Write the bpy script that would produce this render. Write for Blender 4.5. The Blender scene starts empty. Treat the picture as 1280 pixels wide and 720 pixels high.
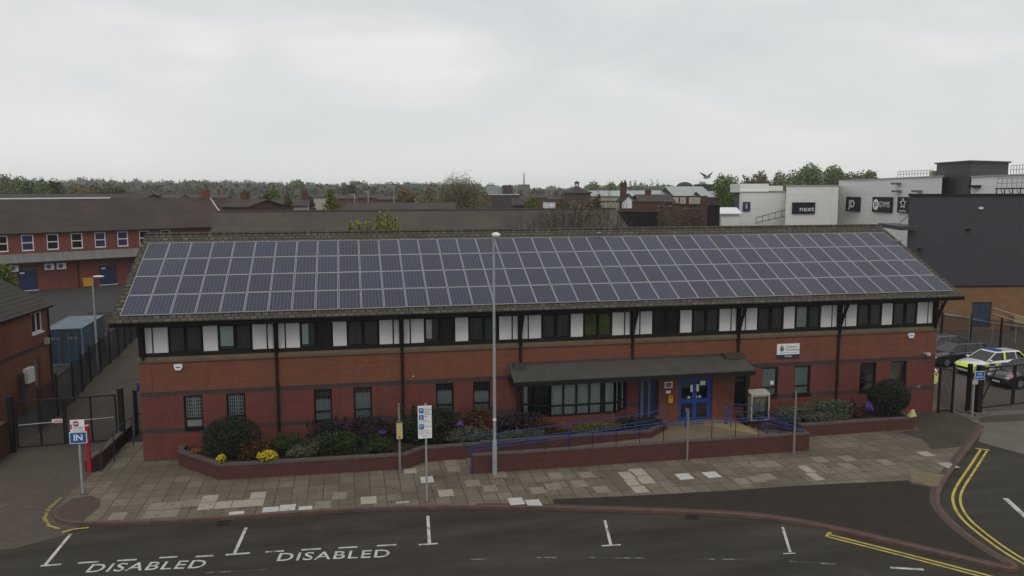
import bpy, math, random
import numpy as np
from mathutils import Vector, Matrix
from mathutils.geometry import tessellate_polygon
random.seed(7)
RNG = np.random.default_rng(11)
R = math.radians
PI = math.pi
scene = bpy.context.scene
COL = scene.collection

# ------------------------------------------------------------------ camera
CAM = Vector((9.104, -37.285, 11.879)); YAW, PITCH, ROLL, FPX = 0.19728, 0.120958, -0.00223, 1020.14
_cy, _sy, _cp, _sp = math.cos(YAW), math.sin(YAW), math.cos(PITCH), math.sin(PITCH)
FWD = Vector((_sy*_cp, _cy*_cp, -_sp)); _r = Vector((_cy, -_sy, 0)); _u = _r.cross(FWD)
RGT = _r*math.cos(ROLL) + _u*math.sin(ROLL); UPV = _u*math.cos(ROLL) - _r*math.sin(ROLL)
cam_d = bpy.data.cameras.new('camera'); cam = bpy.data.objects.new('camera', cam_d); COL.objects.link(cam)
cam_d.sensor_width = 36; cam_d.lens = 36*FPX/1280; cam_d.clip_start = 0.2; cam_d.clip_end = 6000
cam.matrix_world = Matrix(((RGT.x, UPV.x, -FWD.x, CAM.x), (RGT.y, UPV.y, -FWD.y, CAM.y), (RGT.z, UPV.z, -FWD.z, CAM.z), (0, 0, 0, 1)))
scene.camera = cam
def at(x, y, D):
    """world point seen at photo pixel (x,y) at forward distance D metres"""
    return CAM + (FWD + RGT*((x-640)/FPX) + UPV*((360-y)/FPX))*D

# ------------------------------------------------------------------ world and sun
SUN_EL, SUN_ROT = R(50), R(200)
w = bpy.data.worlds.new('World'); scene.world = w; w.use_nodes = True
nt = w.node_tree; nt.nodes.clear(); N = nt.nodes.new; L = nt.links.new
out = N('ShaderNodeOutputWorld'); mixs = N('ShaderNodeMixShader'); b1 = N('ShaderNodeBackground'); b2 = N('ShaderNodeBackground')
sky = N('ShaderNodeTexSky'); sky.sky_type = 'NISHITA'; sky.sun_disc = False; sky.sun_elevation = SUN_EL; sky.sun_rotation = SUN_ROT
L(sky.outputs[0], b1.inputs[0]); b1.inputs[1].default_value = 0.09
tc = N('ShaderNodeTexCoord'); mp = N('ShaderNodeMapping'); mp.inputs['Scale'].default_value = (1.5, 1.5, 5.0)
L(tc.outputs['Generated'], mp.inputs[0])
nz = N('ShaderNodeTexNoise'); nz.inputs['Scale'].default_value = 1.9; nz.inputs['Detail'].default_value = 4; nz.inputs['Roughness'].default_value = .5; nz.inputs['Distortion'].default_value = .35
L(mp.outputs[0], nz.inputs[0])
cr = N('ShaderNodeValToRGB'); e = cr.color_ramp.elements
e[0].position = .33; e[0].color = (.60, .625, .635, 1); e[1].position = .70; e[1].color = (.81, .805, .785, 1)
m_ = cr.color_ramp.elements.new(.52); m_.color = (.69, .70, .70, 1)
L(nz.outputs[0], cr.inputs[0])
sep = N('ShaderNodeSeparateXYZ'); L(tc.outputs['Generated'], sep.inputs[0])
mr = N('ShaderNodeMapRange'); mr.inputs[1].default_value = 0.0; mr.inputs[2].default_value = .16; mr.inputs[3].default_value = .9; mr.inputs[4].default_value = 0.0
L(sep.outputs[2], mr.inputs[0])
hm = N('ShaderNodeMix'); hm.data_type = 'RGBA'; hm.inputs[7].default_value = (.68, .70, .685, 1)
L(mr.outputs[0], hm.inputs[0]); L(cr.outputs[0], hm.inputs[6]); L(hm.outputs[2], b2.inputs[0]); b2.inputs[1].default_value = 1.0
mixs.inputs[0].default_value = .95; L(b1.outputs[0], mixs.inputs[1]); L(b2.outputs[0], mixs.inputs[2]); L(mixs.outputs[0], out.inputs[0])
sd = bpy.data.lights.new('sun', 'SUN'); sd.energy = .7; sd.angle = R(20); sd.color = (1, .94, .86)
so = bpy.data.objects.new('sun', sd); COL.objects.link(so); so.rotation_euler = (R(40), 0, R(-20)); so.location = (0, -30, 60)
scene.view_settings.view_transform = 'Standard'; scene.view_settings.look = 'None'; scene.view_settings.exposure = 0.13; scene.view_settings.gamma = 1
scene.cycles.use_denoising = True; scene.cycles.max_bounces = 6; scene.cycles.transparent_max_bounces = 12
try: scene.cycles.volume_bounces = 1
except Exception: pass

# ------------------------------------------------------------------ materials
def new_mat(name):
    m = bpy.data.materials.new(name); m.use_nodes = True
    return m, m.node_tree, m.node_tree.nodes['Principled BSDF']
def ramp_cols(nt, fac, cols):
    r = nt.nodes.new('ShaderNodeValToRGB'); el = r.color_ramp.elements
    n = len(cols)
    for i, c in enumerate(cols):
        p = .28 + .44*i/max(1, n-1)
        if i == 0: x = el[0]; x.position = p
        elif i == n-1: x = el[-1]; x.position = p
        else: x = el.new(p)
        x.color = (*c, 1)
    nt.links.new(fac, r.inputs[0]); return r.outputs[0]
def noise(nt, scale, detail=4, vec=None, rough=.6, dist=0):
    n = nt.nodes.new('ShaderNodeTexNoise'); n.inputs['Scale'].default_value = scale; n.inputs['Detail'].default_value = detail
    n.inputs['Roughness'].default_value = rough; n.inputs['Distortion'].default_value = dist
    if vec is None:
        t = nt.nodes.new('ShaderNodeTexCoord'); vec = t.outputs['Object']
    nt.links.new(vec, n.inputs[0]); return n.outputs[0]
def mixc(nt, fac, a, b, mode='MIX'):
    m = nt.nodes.new('ShaderNodeMix'); m.data_type = 'RGBA'; m.blend_type = mode
    for s, v in ((0, fac), (6, a), (7, b)):
        if hasattr(v, 'is_linked') or hasattr(v, 'links'): nt.links.new(v, m.inputs[s])
        elif s == 0: m.inputs[0].default_value = v
        else: m.inputs[s].default_value = (*v, 1)
    return m.outputs[2]
def bump(nt, b, h, s=.3, d=.02):
    n = nt.nodes.new('ShaderNodeBump'); n.inputs['Strength'].default_value = s; n.inputs['Distance'].default_value = d
    nt.links.new(h, n.inputs['Height']); nt.links.new(n.outputs[0], b.inputs['Normal'])
def plain(name, cols, scale=3, rough=.7, bumps=0, metal=0, spec=.28, detail=4, stretch=None):
    m, nt, b = new_mat(name)
    if not isinstance(cols[0], (tuple, list)): cols = [tuple(c*.88 for c in cols), tuple(min(1, c*1.1) for c in cols)]
    vec = None
    if stretch:
        t = nt.nodes.new('ShaderNodeTexCoord'); mp = nt.nodes.new('ShaderNodeMapping'); mp.inputs['Scale'].default_value = stretch
        nt.links.new(t.outputs['Object'], mp.inputs[0]); vec = mp.outputs[0]
    f = noise(nt, scale, detail, vec)
    nt.links.new(ramp_cols(nt, f, cols), b.inputs['Base Color'])
    b.inputs['Roughness'].default_value = rough; b.inputs['Metallic'].default_value = metal; b.inputs['Specular IOR Level'].default_value = spec
    if bumps: bump(nt, b, noise(nt, scale*6, 3, vec), bumps, .02)
    return m
def swizzle(nt, kind):
    """kind 'wall' -> (x+y, z); 'roofx' ridge along x -> (x, y/cos); 'roofy' ridge along y -> (y, x/cos); 'flat' -> (x, y)"""
    t = nt.nodes.new('ShaderNodeTexCoord'); s = nt.nodes.new('ShaderNodeSeparateXYZ'); c = nt.nodes.new('ShaderNodeCombineXYZ')
    nt.links.new(t.outputs['Object'], s.inputs[0])
    if kind == 'wall':
        a = nt.nodes.new('ShaderNodeMath'); nt.links.new(s.outputs[0], a.inputs[0]); nt.links.new(s.outputs[1], a.inputs[1])
        nt.links.new(a.outputs[0], c.inputs[0]); nt.links.new(s.outputs[2], c.inputs[1])
    elif kind == 'roofy': nt.links.new(s.outputs[1], c.inputs[0]); nt.links.new(s.outputs[0], c.inputs[1])
    else: nt.links.new(s.outputs[0], c.inputs[0]); nt.links.new(s.outputs[1], c.inputs[1])
    return c.outputs[0]
def brick(name, c1, c2, mortar, bw, bh, ms=.01, kind='wall', offset=.5, rough=.85, dirt=None, dscale=.6, dfac=.5, bs=.4, spec=.3, freq=2, bias=0, tint=.0):
    m, nt, b = new_mat(name)
    v = swizzle(nt, kind)
    t = nt.nodes.new('ShaderNodeTexBrick'); t.offset = offset; t.offset_frequency = freq
    t.inputs['Color1'].default_value = (*c1, 1); t.inputs['Color2'].default_value = (*c2, 1); t.inputs['Mortar'].default_value = (*mortar, 1)
    t.inputs['Scale'].default_value = 1; t.inputs['Brick Width'].default_value = bw; t.inputs['Row Height'].default_value = bh
    t.inputs['Mortar Size'].default_value = ms; t.inputs['Mortar Smooth'].default_value = .3; t.inputs['Bias'].default_value = bias
    nt.links.new(v, t.inputs[0]); col = t.outputs[0]
    if dirt:
        f = nt.nodes.new('ShaderNodeMapRange'); nt.links.new(noise(nt, dscale, 6, rough=.65), f.inputs[0])
        f.inputs[1].default_value = .42; f.inputs[2].default_value = .68; f.inputs[3].default_value = 0; f.inputs[4].default_value = dfac
        col = mixc(nt, f.outputs[0], col, dirt)
    if kind == 'wall' and bh < .1:
        t2 = nt.nodes.new('ShaderNodeTexCoord'); mp2 = nt.nodes.new('ShaderNodeMapping'); mp2.inputs['Scale'].default_value = (1.6, 1.6, 11); nt.links.new(t2.outputs['Object'], mp2.inputs[0])
        f2 = nt.nodes.new('ShaderNodeMapRange'); nt.links.new(noise(nt, .55, 7, mp2.outputs[0], .7), f2.inputs[0]); f2.inputs[1].default_value = .35; f2.inputs[2].default_value = .7; f2.inputs[3].default_value = 0; f2.inputs[4].default_value = .55
        col = mixc(nt, f2.outputs[0], col, tuple(min(1, c*q) for c, q in zip(c2, (.62, .8, .95))))
        mp3 = nt.nodes.new('ShaderNodeMapping'); mp3.inputs['Scale'].default_value = (2.2, 2.2, .25); nt.links.new(t2.outputs['Object'], mp3.inputs[0])
        f3 = nt.nodes.new('ShaderNodeMapRange'); nt.links.new(noise(nt, 1.0, 5, mp3.outputs[0], .6), f3.inputs[0]); f3.inputs[1].default_value = .52; f3.inputs[2].default_value = .75; f3.inputs[3].default_value = 0; f3.inputs[4].default_value = .45
        col = mixc(nt, f3.outputs[0], col, (.055, .035, .03))
    g = noise(nt, 9, 3); mm = nt.nodes.new('ShaderNodeMapRange'); nt.links.new(g, mm.inputs[0]); mm.inputs[3].default_value = .75; mm.inputs[4].default_value = 1.25
    cc = nt.nodes.new('ShaderNodeCombineColor')
    for k in range(3): nt.links.new(mm.outputs[0], cc.inputs[k])
    col = mixc(nt, 1.0, col, cc.outputs[0], 'MULTIPLY')
    nt.links.new(col, b.inputs['Base Color']); b.inputs['Roughness'].default_value = rough; b.inputs['Specular IOR Level'].default_value = spec
    inv = nt.nodes.new('ShaderNodeMath'); inv.operation = 'SUBTRACT'; inv.inputs[0].default_value = 1; nt.links.new(t.outputs['Fac'], inv.inputs[1])
    bump(nt, b, inv.outputs[0], bs, .012)
    return m
M = {}
M['brick_up'] = brick('orange_red_brick', (.255, .080, .038), (.19, .059, .033), (.12, .068, .05), .225, .075, dirt=(.15, .055, .04), dfac=.5)
M['brick_lo'] = brick('deep_red_brick', (.205, .047, .032), (.155, .038, .029), (.095, .05, .042), .225, .075, dirt=(.12, .04, .038), dfac=.5)
M['brick_band'] = brick('blue_grey_brick', (.066, .046, .045), (.05, .038, .038), (.06, .048, .045), .225, .075)
M['brick_wall'] = brick('red_planter_brick', (.120, .036, .027), (.09, .029, .024), (.065, .042, .036), .225, .075, dirt=(.075, .03, .026), dfac=.6, dscale=1.2)
M['brick_rear'] = brick('rear_red_brick', (.24, .055, .04), (.20, .05, .038), (.17, .08, .06), .225, .075, dirt=(.18, .045, .035))
M['brick_house'] = brick('house_red_brick', (.27, .088, .048), (.22, .07, .042), (.15, .08, .055), .225, .075, dirt=(.12, .045, .03))
M['brick_tan'] = brick('tan_brick', (.23, .125, .055), (.19, .10, .045), (.18, .12, .08), .45, .15, dirt=(.15, .085, .04))
M['coping'] = plain('grey_coping', [(.07, .06, .06), (.12, .10, .09)], 6, .85, .3)
M['stone'] = plain('buff_stone', [(.10, .078, .05), (.14, .11, .07)], 3, .85, .2)
M['timber'] = plain('black_stained_timber', [(.008, .007, .008), (.016, .014, .014)], 4, .75, .1, spec=.2)
M['black'] = plain('black_paint', (.010, .010, .012), 5, .55, spec=.25)
M['infill'] = plain('white_ribbed_panel', [(.64, .63, .625), (.70, .69, .685)], 2, .6, 0, stretch=(14, 14, .6))
M['curtain'] = plain('pale_curtain', [(.34, .38, .38), (.58, .61, .60)], 4, .9, .2, stretch=(5, 5, .3))
M['dim_blind'] = plain('dim_vertical_blind', [(.05, .054, .056), (.10, .105, .108)], 1.5, .9, 0, stretch=(9, 9, .4)); M['blind'] = plain('white_blind', (.62, .66, .64), 2, .8)
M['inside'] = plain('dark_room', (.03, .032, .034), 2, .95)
M['greenroom'] = plain('olive_room', [(.05, .07, .01), (.16, .2, .03)], 1.4, .9)  # light of a green-lit room put into the sheet colour
M['white'] = plain('white_paint', (.72, .72, .70), 3, .5)
M['offwhite'] = plain('cream_box', (.40, .38, .31), 4, .6)
M['blue'] = plain('royal_blue_paint', (.02, .075, .34), 4, .4)
M['bluerail'] = plain('faded_blue_rail', (.02, .045, .19), 9, .5)
M['navy'] = plain('navy_paint', (.02, .03, .09), 4, .5)
M['galv'] = plain('galvanised_steel', [(.26, .28, .30), (.38, .40, .41)], 5, .55, metal=.25)
M['galvdark'] = plain('weathered_steel', [(.16, .16, .15), (.26, .25, .23)], 5, .6, metal=.2)
M['signblue'] = plain('sign_blue', (.012, .11, .33), 3, .4)
M['signwhite'] = plain('sign_white', (.74, .75, .77), 3, .45)
M['signgrey'] = plain('sign_grey_ink', (.12, .13, .15), 3, .6)
M['red'] = plain('red_paint', (.34, .012, .028), 4, .45)
M['pink'] = plain('red_and_white_notice', (.62, .26, .30), 4, .6)
M['yellow'] = plain('yellow_plastic', (.60, .33, .01), 4, .5)
M['boxyellow'] = plain('pale_yellow_plastic', (.46, .42, .18), 3, .6)
M['roadyellow'] = plain('worn_yellow_line', [(.20, .17, .06), (.46, .37, .06), (.50, .41, .08)], 2.2, .75)
M['roadwhite'] = plain('worn_white_line', [(.10, .10, .095), (.46, .46, .44), (.52, .52, .50)], 2.6, .75, detail=6)
M['roadfaint'] = plain('almost_gone_white_line', [(.035, .034, .033), (.045, .044, .042), (.34, .34, .33)], 3.2, .8, detail=6)
M['asphalt'] = plain('road_asphalt', [(.021, .0175, .0135), (.031, .0265, .0205), (.040, .035, .027), (.054, .047, .037)], .5, .9, .4, detail=14, stretch=(.35, 1.7, 1))
M['asphalt2'] = plain('fresh_dark_tarmac', [(.020, .0155, .0135), (.029, .0235, .0205)], 1.1, .9, .3, detail=10)
M['yard'] = plain('yard_asphalt', [(.030, .028, .028), (.045, .042, .041)], .6, .88, .3, detail=10)
M['yard_brown'] = plain('brown_yard_surface', [(.075, .062, .052), (.10, .084, .072)], .5, .9, .3, detail=10); M['path'] = plain('brown_concrete_path', [(.042, .034, .025), (.068, .055, .041)], .5, .9, .3, detail=10)
M['drive'] = brick('block_paving', (.115, .090, .068), (.082, .064, .05), (.045, .038, .03), .2, .1, .012, 'flat', dirt=(.062, .05, .04), dscale=.5, dfac=.7, bs=.3)
M['redpaver'] = brick('red_block_paving', (.098, .060, .048), (.075, .048, .040), (.045, .034, .028), .2, .1, .012, 'flat', dirt=(.07, .052, .042), dscale=1)
M['kerb'] = plain('red_brown_kerb', [(.075, .045, .038), (.13, .080, .066)], 2.5, .85, .3)
M['slab'] = brick('concrete_flags', (.185, .160, .118), (.122, .104, .075), (.045, .039, .028), .605, .76, .018, 'flat', offset=0.0, dirt=(.085, .069, .048), dscale=.30, dfac=.85, bs=.5)
M['paleslab'] = plain('pale_new_flag', [(.28, .25, .195), (.37, .335, .275)], 3, .85, .2)
M['midslab'] = plain('light_flag', [(.18, .158, .12), (.235, .208, .165)], 3, .85, .2)
M['whiteslab'] = plain('white_new_flag', [(.40, .39, .36), (.50, .49, .46)], 3, .85, .2)
M['tactile'] = brick('buff_tactile_paving', (.215, .17, .09), (.16, .125, .07), (.09, .07, .045), .4, .4, .02, 'flat', offset=0, dirt=(.12, .095, .06))
M['landing'] = plain('sandy_landing', [(.14, .11, .07), (.19, .15, .095)], .7, .9, .2)
M['sand'] = plain('pale_sandy_patch', [(.24, .18, .09), (.30, .23, .12)], 1, .9, .2)
M['concrete'] = plain('drive_concrete', [(.105, .095, .082), (.14, .128, .11)], .6, .9, .25)
M['ground'] = plain('far_ground', [(.03, .038, .02), (.06, .065, .04), (.045, .04, .03)], .02, .95, 0, detail=8)
M['soil'] = plain('planter_soil', [(.018, .014, .010), (.035, .026, .018)], 6, .95, .5)
def tile_mat(name, c1, c2, moss, kind='roofx', bw=.32, bh=.30, dfac=.8, dscale=.8, bs=.9, ms=.028):
    return brick(name, c1, c2, tuple(c*.22 for c in c1), bw, bh, ms, kind, dirt=moss, dscale=dscale, dfac=dfac, bs=bs, rough=.9)
M['tile_moss'] = tile_mat('mossy_concrete_tile', (.128, .110, .088), (.062, .055, .047), (.062, .060, .034), dscale=2.6, dfac=.8, ms=.04)
M['tile_brown'] = tile_mat('dark_brown_tile', (.058, .046, .041), (.044, .037, .034), (.085, .055, .045), dscale=.2, dfac=.7, bh=.34, bw=3, ms=.022)
M['tile_browny'] = tile_mat('house_brown_tile', (.055, .046, .040), (.042, .036, .033), (.06, .052, .04), 'roofy', dscale=.4, dfac=.5)
M['tile_grey'] = tile_mat('grey_brown_tile', (.075, .066, .058), (.060, .055, .050), (.090, .082, .055), dscale=.22, dfac=.8, bs=.4, ms=.010)
M['porch_roof'] = plain('grey_porch_felt', [(.055, .052, .047), (.08, .076, .068)], 1.2, .85, .25)
M['slate'] = plain('far_slate', [(.045, .040, .038), (.07, .06, .055)], 1.0, .9)
M['house_dim'] = plain('far_brown_brick', [(.07, .05, .04), (.10, .07, .05)], .8, .9); M['rust'] = plain('far_red_brick', [(.075, .040, .032), (.115, .055, .040)], .8, .9)
M['farcream'] = plain('far_cream_render', [(.36, .34, .29), (.45, .43, .37)], .5, .9)
M['clad_white'] = brick('pale_grey_cladding', (.72, .72, .70), (.68, .68, .66), (.56, .56, .55), 6, 1.0, .03, 'wall', offset=0, bs=.3, rough=.5, dirt=(.58, .58, .55), dscale=.12, dfac=.5)
M['clad_dark'] = brick('charcoal_cladding', (.052, .050, .062), (.047, .045, .057), (.038, .037, .045), 3.2, 1.0, .02, 'wall', offset=0, bs=.3, rough=.55)
M['clad_roof'] = plain('pale_metal_roof', [(.27, .30, .29), (.36, .39, .38)], .4, .6, stretch=(4, .3, 1))
M['lean_to'] = plain('grey_corrugated_sheet', [(.11, .115, .11), (.19, .195, .185)], 1.2, .7, .3, stretch=(6, .3, .3))
M['container'] = plain('blue_container_paint', [(.075, .115, .155), (.12, .16, .20)], .8, .6)
M['container_door'] = plain('dark_blue_container', [(.02, .035, .065), (.035, .055, .09)], .8, .6)
M['bark'] = plain('bark', [(.045, .036, .028), (.09, .075, .06)], 6, .95, .5)
M['glassdark'], _nt, _b = new_mat('car_glass'); _b.inputs['Base Color'].default_value = (.012, .014, .017, 1); _b.inputs['Roughness'].default_value = .06
M['tyre'] = plain('tyre_rubber', (.012, .012, .013), 8, .8)
M['rim'] = plain('alloy_rim', (.30, .31, .32), 8, .35, metal=.7)
M['lamp'] = plain('clear_lamp_lens', (.55, .57, .58), 8, .15)
def paint(name, c, rough=.25, metal=.0):
    m, nt, b = new_mat(name); b.inputs['Base Color'].default_value = (*c, 1); b.inputs['Roughness'].default_value = rough; b.inputs['Metallic'].default_value = metal
    b.inputs['Coat Weight'].default_value = .6; b.inputs['Coat Roughness'].default_value = .05
    f = noise(nt, 2.5, 5); nt.links.new(ramp_cols(nt, f, [tuple(x*.85 for x in c), tuple(min(1, x*1.1) for x in c)]), b.inputs['Base Color']); return m
M['car_black'] = paint('black_car_paint', (.012, .012, .015)); M['car_grey'] = paint('dark_grey_car_paint', (.022, .022, .027), .3, .2)
M['car_silver'] = paint('slate_grey_car_paint', (.07, .08, .095), .3, .3)
M['car_white'] = paint('white_car_paint', (.70, .70, .68)); M['hivis'] = paint('fluorescent_yellow_vinyl', (.72, .85, .03), .4); M['bluevinyl'] = paint('police_blue_vinyl', (.01, .06, .35), .4)
# solar cells: dark silicon in pale vertical strips
m, nt, b = new_mat('solar_cells'); M['cells'] = m
t = nt.nodes.new('ShaderNodeTexCoord'); s = nt.nodes.new('ShaderNodeSeparateXYZ'); nt.links.new(t.outputs['Object'], s.inputs[0])
def band(axis, period, width, off=0):
    a = nt.nodes.new('ShaderNodeMath'); a.operation = 'MULTIPLY_ADD'; nt.links.new(s.outputs[axis], a.inputs[0]); a.inputs[1].default_value = 1/period; a.inputs[2].default_value = 40+off
    f = nt.nodes.new('ShaderNodeMath'); f.operation = 'FRACT'; nt.links.new(a.outputs[0], f.inputs[0])
    g = nt.nodes.new('ShaderNodeMath'); g.operation = 'LESS_THAN'; nt.links.new(f.outputs[0], g.inputs[0]); g.inputs[1].default_value = width; return g.outputs[0]
oi = nt.nodes.new('ShaderNodeObjectInfo')
base = mixc(nt, noise(nt, 5, 3), (.011, .015, .040), (.022, .027, .062))
base = mixc(nt, oi.outputs['Random'], base, (.020, .019, .036))
c1 = mixc(nt, band(0, .158, .10, .05), base, (.10, .105, .14)); c2 = mixc(nt, band(1, .158, .06, .03), c1, (.06, .065, .09))
nt.links.new(c2, b.inputs['Base Color'])
rr = nt.nodes.new('ShaderNodeMapRange'); nt.links.new(oi.outputs['Random'], rr.inputs[0]); rr.inputs[3].default_value = .26; rr.inputs[4].default_value = .40
nt.links.new(rr.outputs[0], b.inputs['Roughness']); b.inputs['Specular IOR Level'].default_value = .36
M['panel_frame'] = plain('aluminium_frame', (.38, .38, .41), 5, .45, metal=.2)
# window glass: see-through with a reflection
m = bpy.data.materials.new('window_glass'); m.use_nodes = True; nt = m.node_tree; nt.nodes.clear(); M['glass'] = m
o_ = nt.nodes.new('ShaderNodeOutputMaterial'); mx = nt.nodes.new('ShaderNodeMixShader'); tr = nt.nodes.new('ShaderNodeBsdfTransparent'); gl = nt.nodes.new('ShaderNodeBsdfGlossy'); fr = nt.nodes.new('ShaderNodeFresnel')
tr.inputs[0].default_value = (.94, .97, .97, 1); gl.inputs['Roughness'].default_value = .03; fr.inputs[0].default_value = 1.6
nt.links.new(fr.outputs[0], mx.inputs[0]); nt.links.new(tr.outputs[0], mx.inputs[1]); nt.links.new(gl.outputs[0], mx.inputs[2]); nt.links.new(mx.outputs[0], o_.inputs[0])
def leafmat(name, cols, scale=2.0):
    m, nt, b = new_mat(name); f = noise(nt, scale, 5, rough=.75)
    nt.links.new(ramp_cols(nt, f, cols), b.inputs['Base Color']); b.inputs['Roughness'].default_value = .75; b.inputs['Specular IOR Level'].default_value = .25
    return m
M['leaf_dark'] = leafmat('dark_evergreen_leaf', [(.012, .018, .012), (.022, .03, .018), (.032, .042, .024)], 6)
M['leaf_green'] = leafmat('green_shrub_leaf', [(.016, .028, .009), (.03, .05, .014), (.05, .075, .02)], 5)
M['leaf_purple'] = leafmat('purple_bronze_leaf', [(.018, .014, .022), (.034, .026, .036), (.05, .035, .04)], 5)
M['leaf_heather'] = leafmat('grey_green_heather', [(.045, .055, .035), (.085, .10, .065), (.12, .13, .09)], 4)
M['leaf_rust'] = leafmat('rusty_orange_leaf', [(.035, .02, .012), (.075, .035, .014), (.13, .075, .02)], 6)
M['leaf_olive'] = leafmat('olive_yellow_leaf', [(.055, .065, .012), (.11, .12, .02), (.16, .15, .03)], 4)
M['leaf_tree'] = leafmat('tree_leaf', [(.022, .04, .014), (.045, .07, .022), (.075, .105, .032)], .8)
M['leaf_bright'] = leafmat('fresh_green_leaf', [(.06, .095, .015), (.11, .16, .028), (.16, .20, .045)], .7)
M['leaf_brown'] = leafmat('bud_brown_twigs', [(.055, .042, .024), (.085, .068, .034), (.12, .10, .048)], 1.0)
M['leaf_far'] = leafmat('far_wood_leaf', [(.035, .042, .030), (.07, .078, .05), (.13, .115, .075)], .035)
M['petal_yellow'] = leafmat('yellow_petal', [(.45, .36, .01), (.70, .58, .02)], 8)
M['petal_purple'] = leafmat('violet_petal', [(.12, .06, .35), (.22, .12, .60)], 8)
M['petal_orange'] = leafmat('orange_petal', [(.30, .09, .03), (.45, .16, .06)], 8)
M['feather'] = plain('gull_feather', [(.10, .10, .11), (.30, .30, .31)], 3, .8)

# ------------------------------------------------------------------ mesh building
class MB:
    def __init__(s): s.v = []; s.f = []; s.m = []
    def add(s, vs, fs, mi=0):
        k = len(s.v); s.v += [tuple(v) for v in vs]; s.f += [tuple(i+k for i in f) for f in fs]; s.m += [mi]*len(fs); return s
    def box(s, x0, x1, y0, y1, z0, z1, mi=0):
        return s.add([(x0, y0, z0), (x1, y0, z0), (x1, y1, z0), (x0, y1, z0), (x0, y0, z1), (x1, y0, z1), (x1, y1, z1), (x0, y1, z1)],
                     [(0, 3, 2, 1), (4, 5, 6, 7), (0, 1, 5, 4), (1, 2, 6, 5), (2, 3, 7, 6), (3, 0, 4, 7)], mi)
    def beam(s, p, q, w, h, mi=0, up=(0, 0, 1)):
        p = Vector(p); q = Vector(q); d = (q-p).normalized(); a = d.cross(Vector(up))
        if a.length < 1e-4: a = d.cross(Vector((0, 1, 0)))
        a.normalize(); b = a.cross(d); a *= w/2; b *= h/2
        return s.add([p-a-b, p+a-b, p+a+b, p-a+b, q-a-b, q+a-b, q+a+b, q-a+b], [(0, 1, 2, 3), (4, 7, 6, 5), (0, 4, 5, 1), (1, 5, 6, 2), (2, 6, 7, 3), (3, 7, 4, 0)], mi)
    def cyl(s, p, q, r0, r1=None, n=12, mi=0):
        r1 = r0 if r1 is None else r1; p = Vector(p); q = Vector(q); d = (q-p)
        if d.length < 1e-6: return s
        d.normalize(); a = d.cross(Vector((0, 0, 1)))
        if a.length < 1e-3: a = Vector((1, 0, 0))
        a.normalize(); b = a.cross(d); vs = []
        for c, r in ((p, r0), (q, r1)):
            for i in range(n): t = 2*PI*i/n; vs.append(c+a*(r*math.cos(t))+b*(r*math.sin(t)))
        return s.add(vs, [(i, (i+1) % n, n+(i+1) % n, n+i) for i in range(n)]+[tuple(range(n-1, -1, -1)), tuple(range(n, 2*n))], mi)
    def tube(s, pts, r, n=8, mi=0):
        for a, b in zip(pts[:-1], pts[1:]): s.cyl(a, b, r, r, n, mi)
        for a in pts[1:-1]: s.ball(a, (r, r, r), 6, 4, mi)
        return s
    def ball(s, c, rad, nu=12, nv=8, mi=0):
        vs = [(c[0], c[1], c[2]-rad[2])]; fs = []
        for j in range(1, nv):
            ph = -PI/2+PI*j/nv
            for i in range(nu): t = 2*PI*i/nu; vs.append((c[0]+rad[0]*math.cos(ph)*math.cos(t), c[1]+rad[1]*math.cos(ph)*math.sin(t), c[2]+rad[2]*math.sin(ph)))
        vs.append((c[0], c[1], c[2]+rad[2]))
        for i in range(nu):
            fs.append((0, 1+(i+1) % nu, 1+i)); k = 1+(nv-2)*nu; fs.append((k+i, k+(i+1) % nu, len(vs)-1))
            for j in range(nv-2): a = 1+j*nu; fs.append((a+i, a+(i+1) % nu, a+nu+(i+1) % nu, a+nu+i))
        return s.add(vs, fs, mi)
    def prism(s, pts, z0, z1, mi=0, bottom=True):
        n = len(pts); area = sum(pts[i][0]*pts[(i+1) % n][1]-pts[(i+1) % n][0]*pts[i][1] for i in range(n))
        if area < 0: pts = pts[::-1]
        tri = tessellate_polygon([[Vector((x, y, 0)) for x, y in pts]])
        def up(t):
            a, b, c = (pts[i] for i in t); return t if (b[0]-a[0])*(c[1]-a[1])-(b[1]-a[1])*(c[0]-a[0]) > 0 else t[::-1]
        vs = [(x, y, z0) for x, y in pts]+[(x, y, z1) for x, y in pts]
        fs = [tuple(i+n for i in up(t)) for t in tri]
        if bottom: fs += [tuple(up(t)[::-1]) for t in tri]
        fs += [(i, (i+1) % n, n+(i+1) % n, n+i) for i in range(n)]
        return s.add(vs, fs, mi)
    def sheet(s, pts, z, mi=0):
        n = len(pts); tri = tessellate_polygon([[Vector((x, y, 0)) for x, y in pts]])
        def up(t):
            a, b, c = (pts[i] for i in t); return t if (b[0]-a[0])*(c[1]-a[1])-(b[1]-a[1])*(c[0]-a[0]) > 0 else t[::-1]
        return s.add([(x, y, z) for x, y in pts], [tuple(up(t)) for t in tri], mi)
    def extrude(s, prof, p, q, mi=0, axis_u=None, axis_v=(0, 0, 1)):
        """profile [(u,v)] swept from p to q"""
        p = Vector(p); q = Vector(q); u = Vector(axis_u); v = Vector(axis_v); n = len(prof)
        vs = [p+u*a+v*b for a, b in prof]+[q+u*a+v*b for a, b in prof]
        return s.add(vs, [(i, (i+1) % n, n+(i+1) % n, n+i) for i in range(n)]+[tuple(range(n-1, -1, -1)), tuple(range(n, 2*n))], mi)
    def rot(s, ang, c=(0, 0)):
        ca, sa = math.cos(ang), math.sin(ang)
        s.v = [(c[0]+(x-c[0])*ca-(y-c[1])*sa, c[1]+(x-c[0])*sa+(y-c[1])*ca, z) for x, y, z in s.v]; return s
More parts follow.
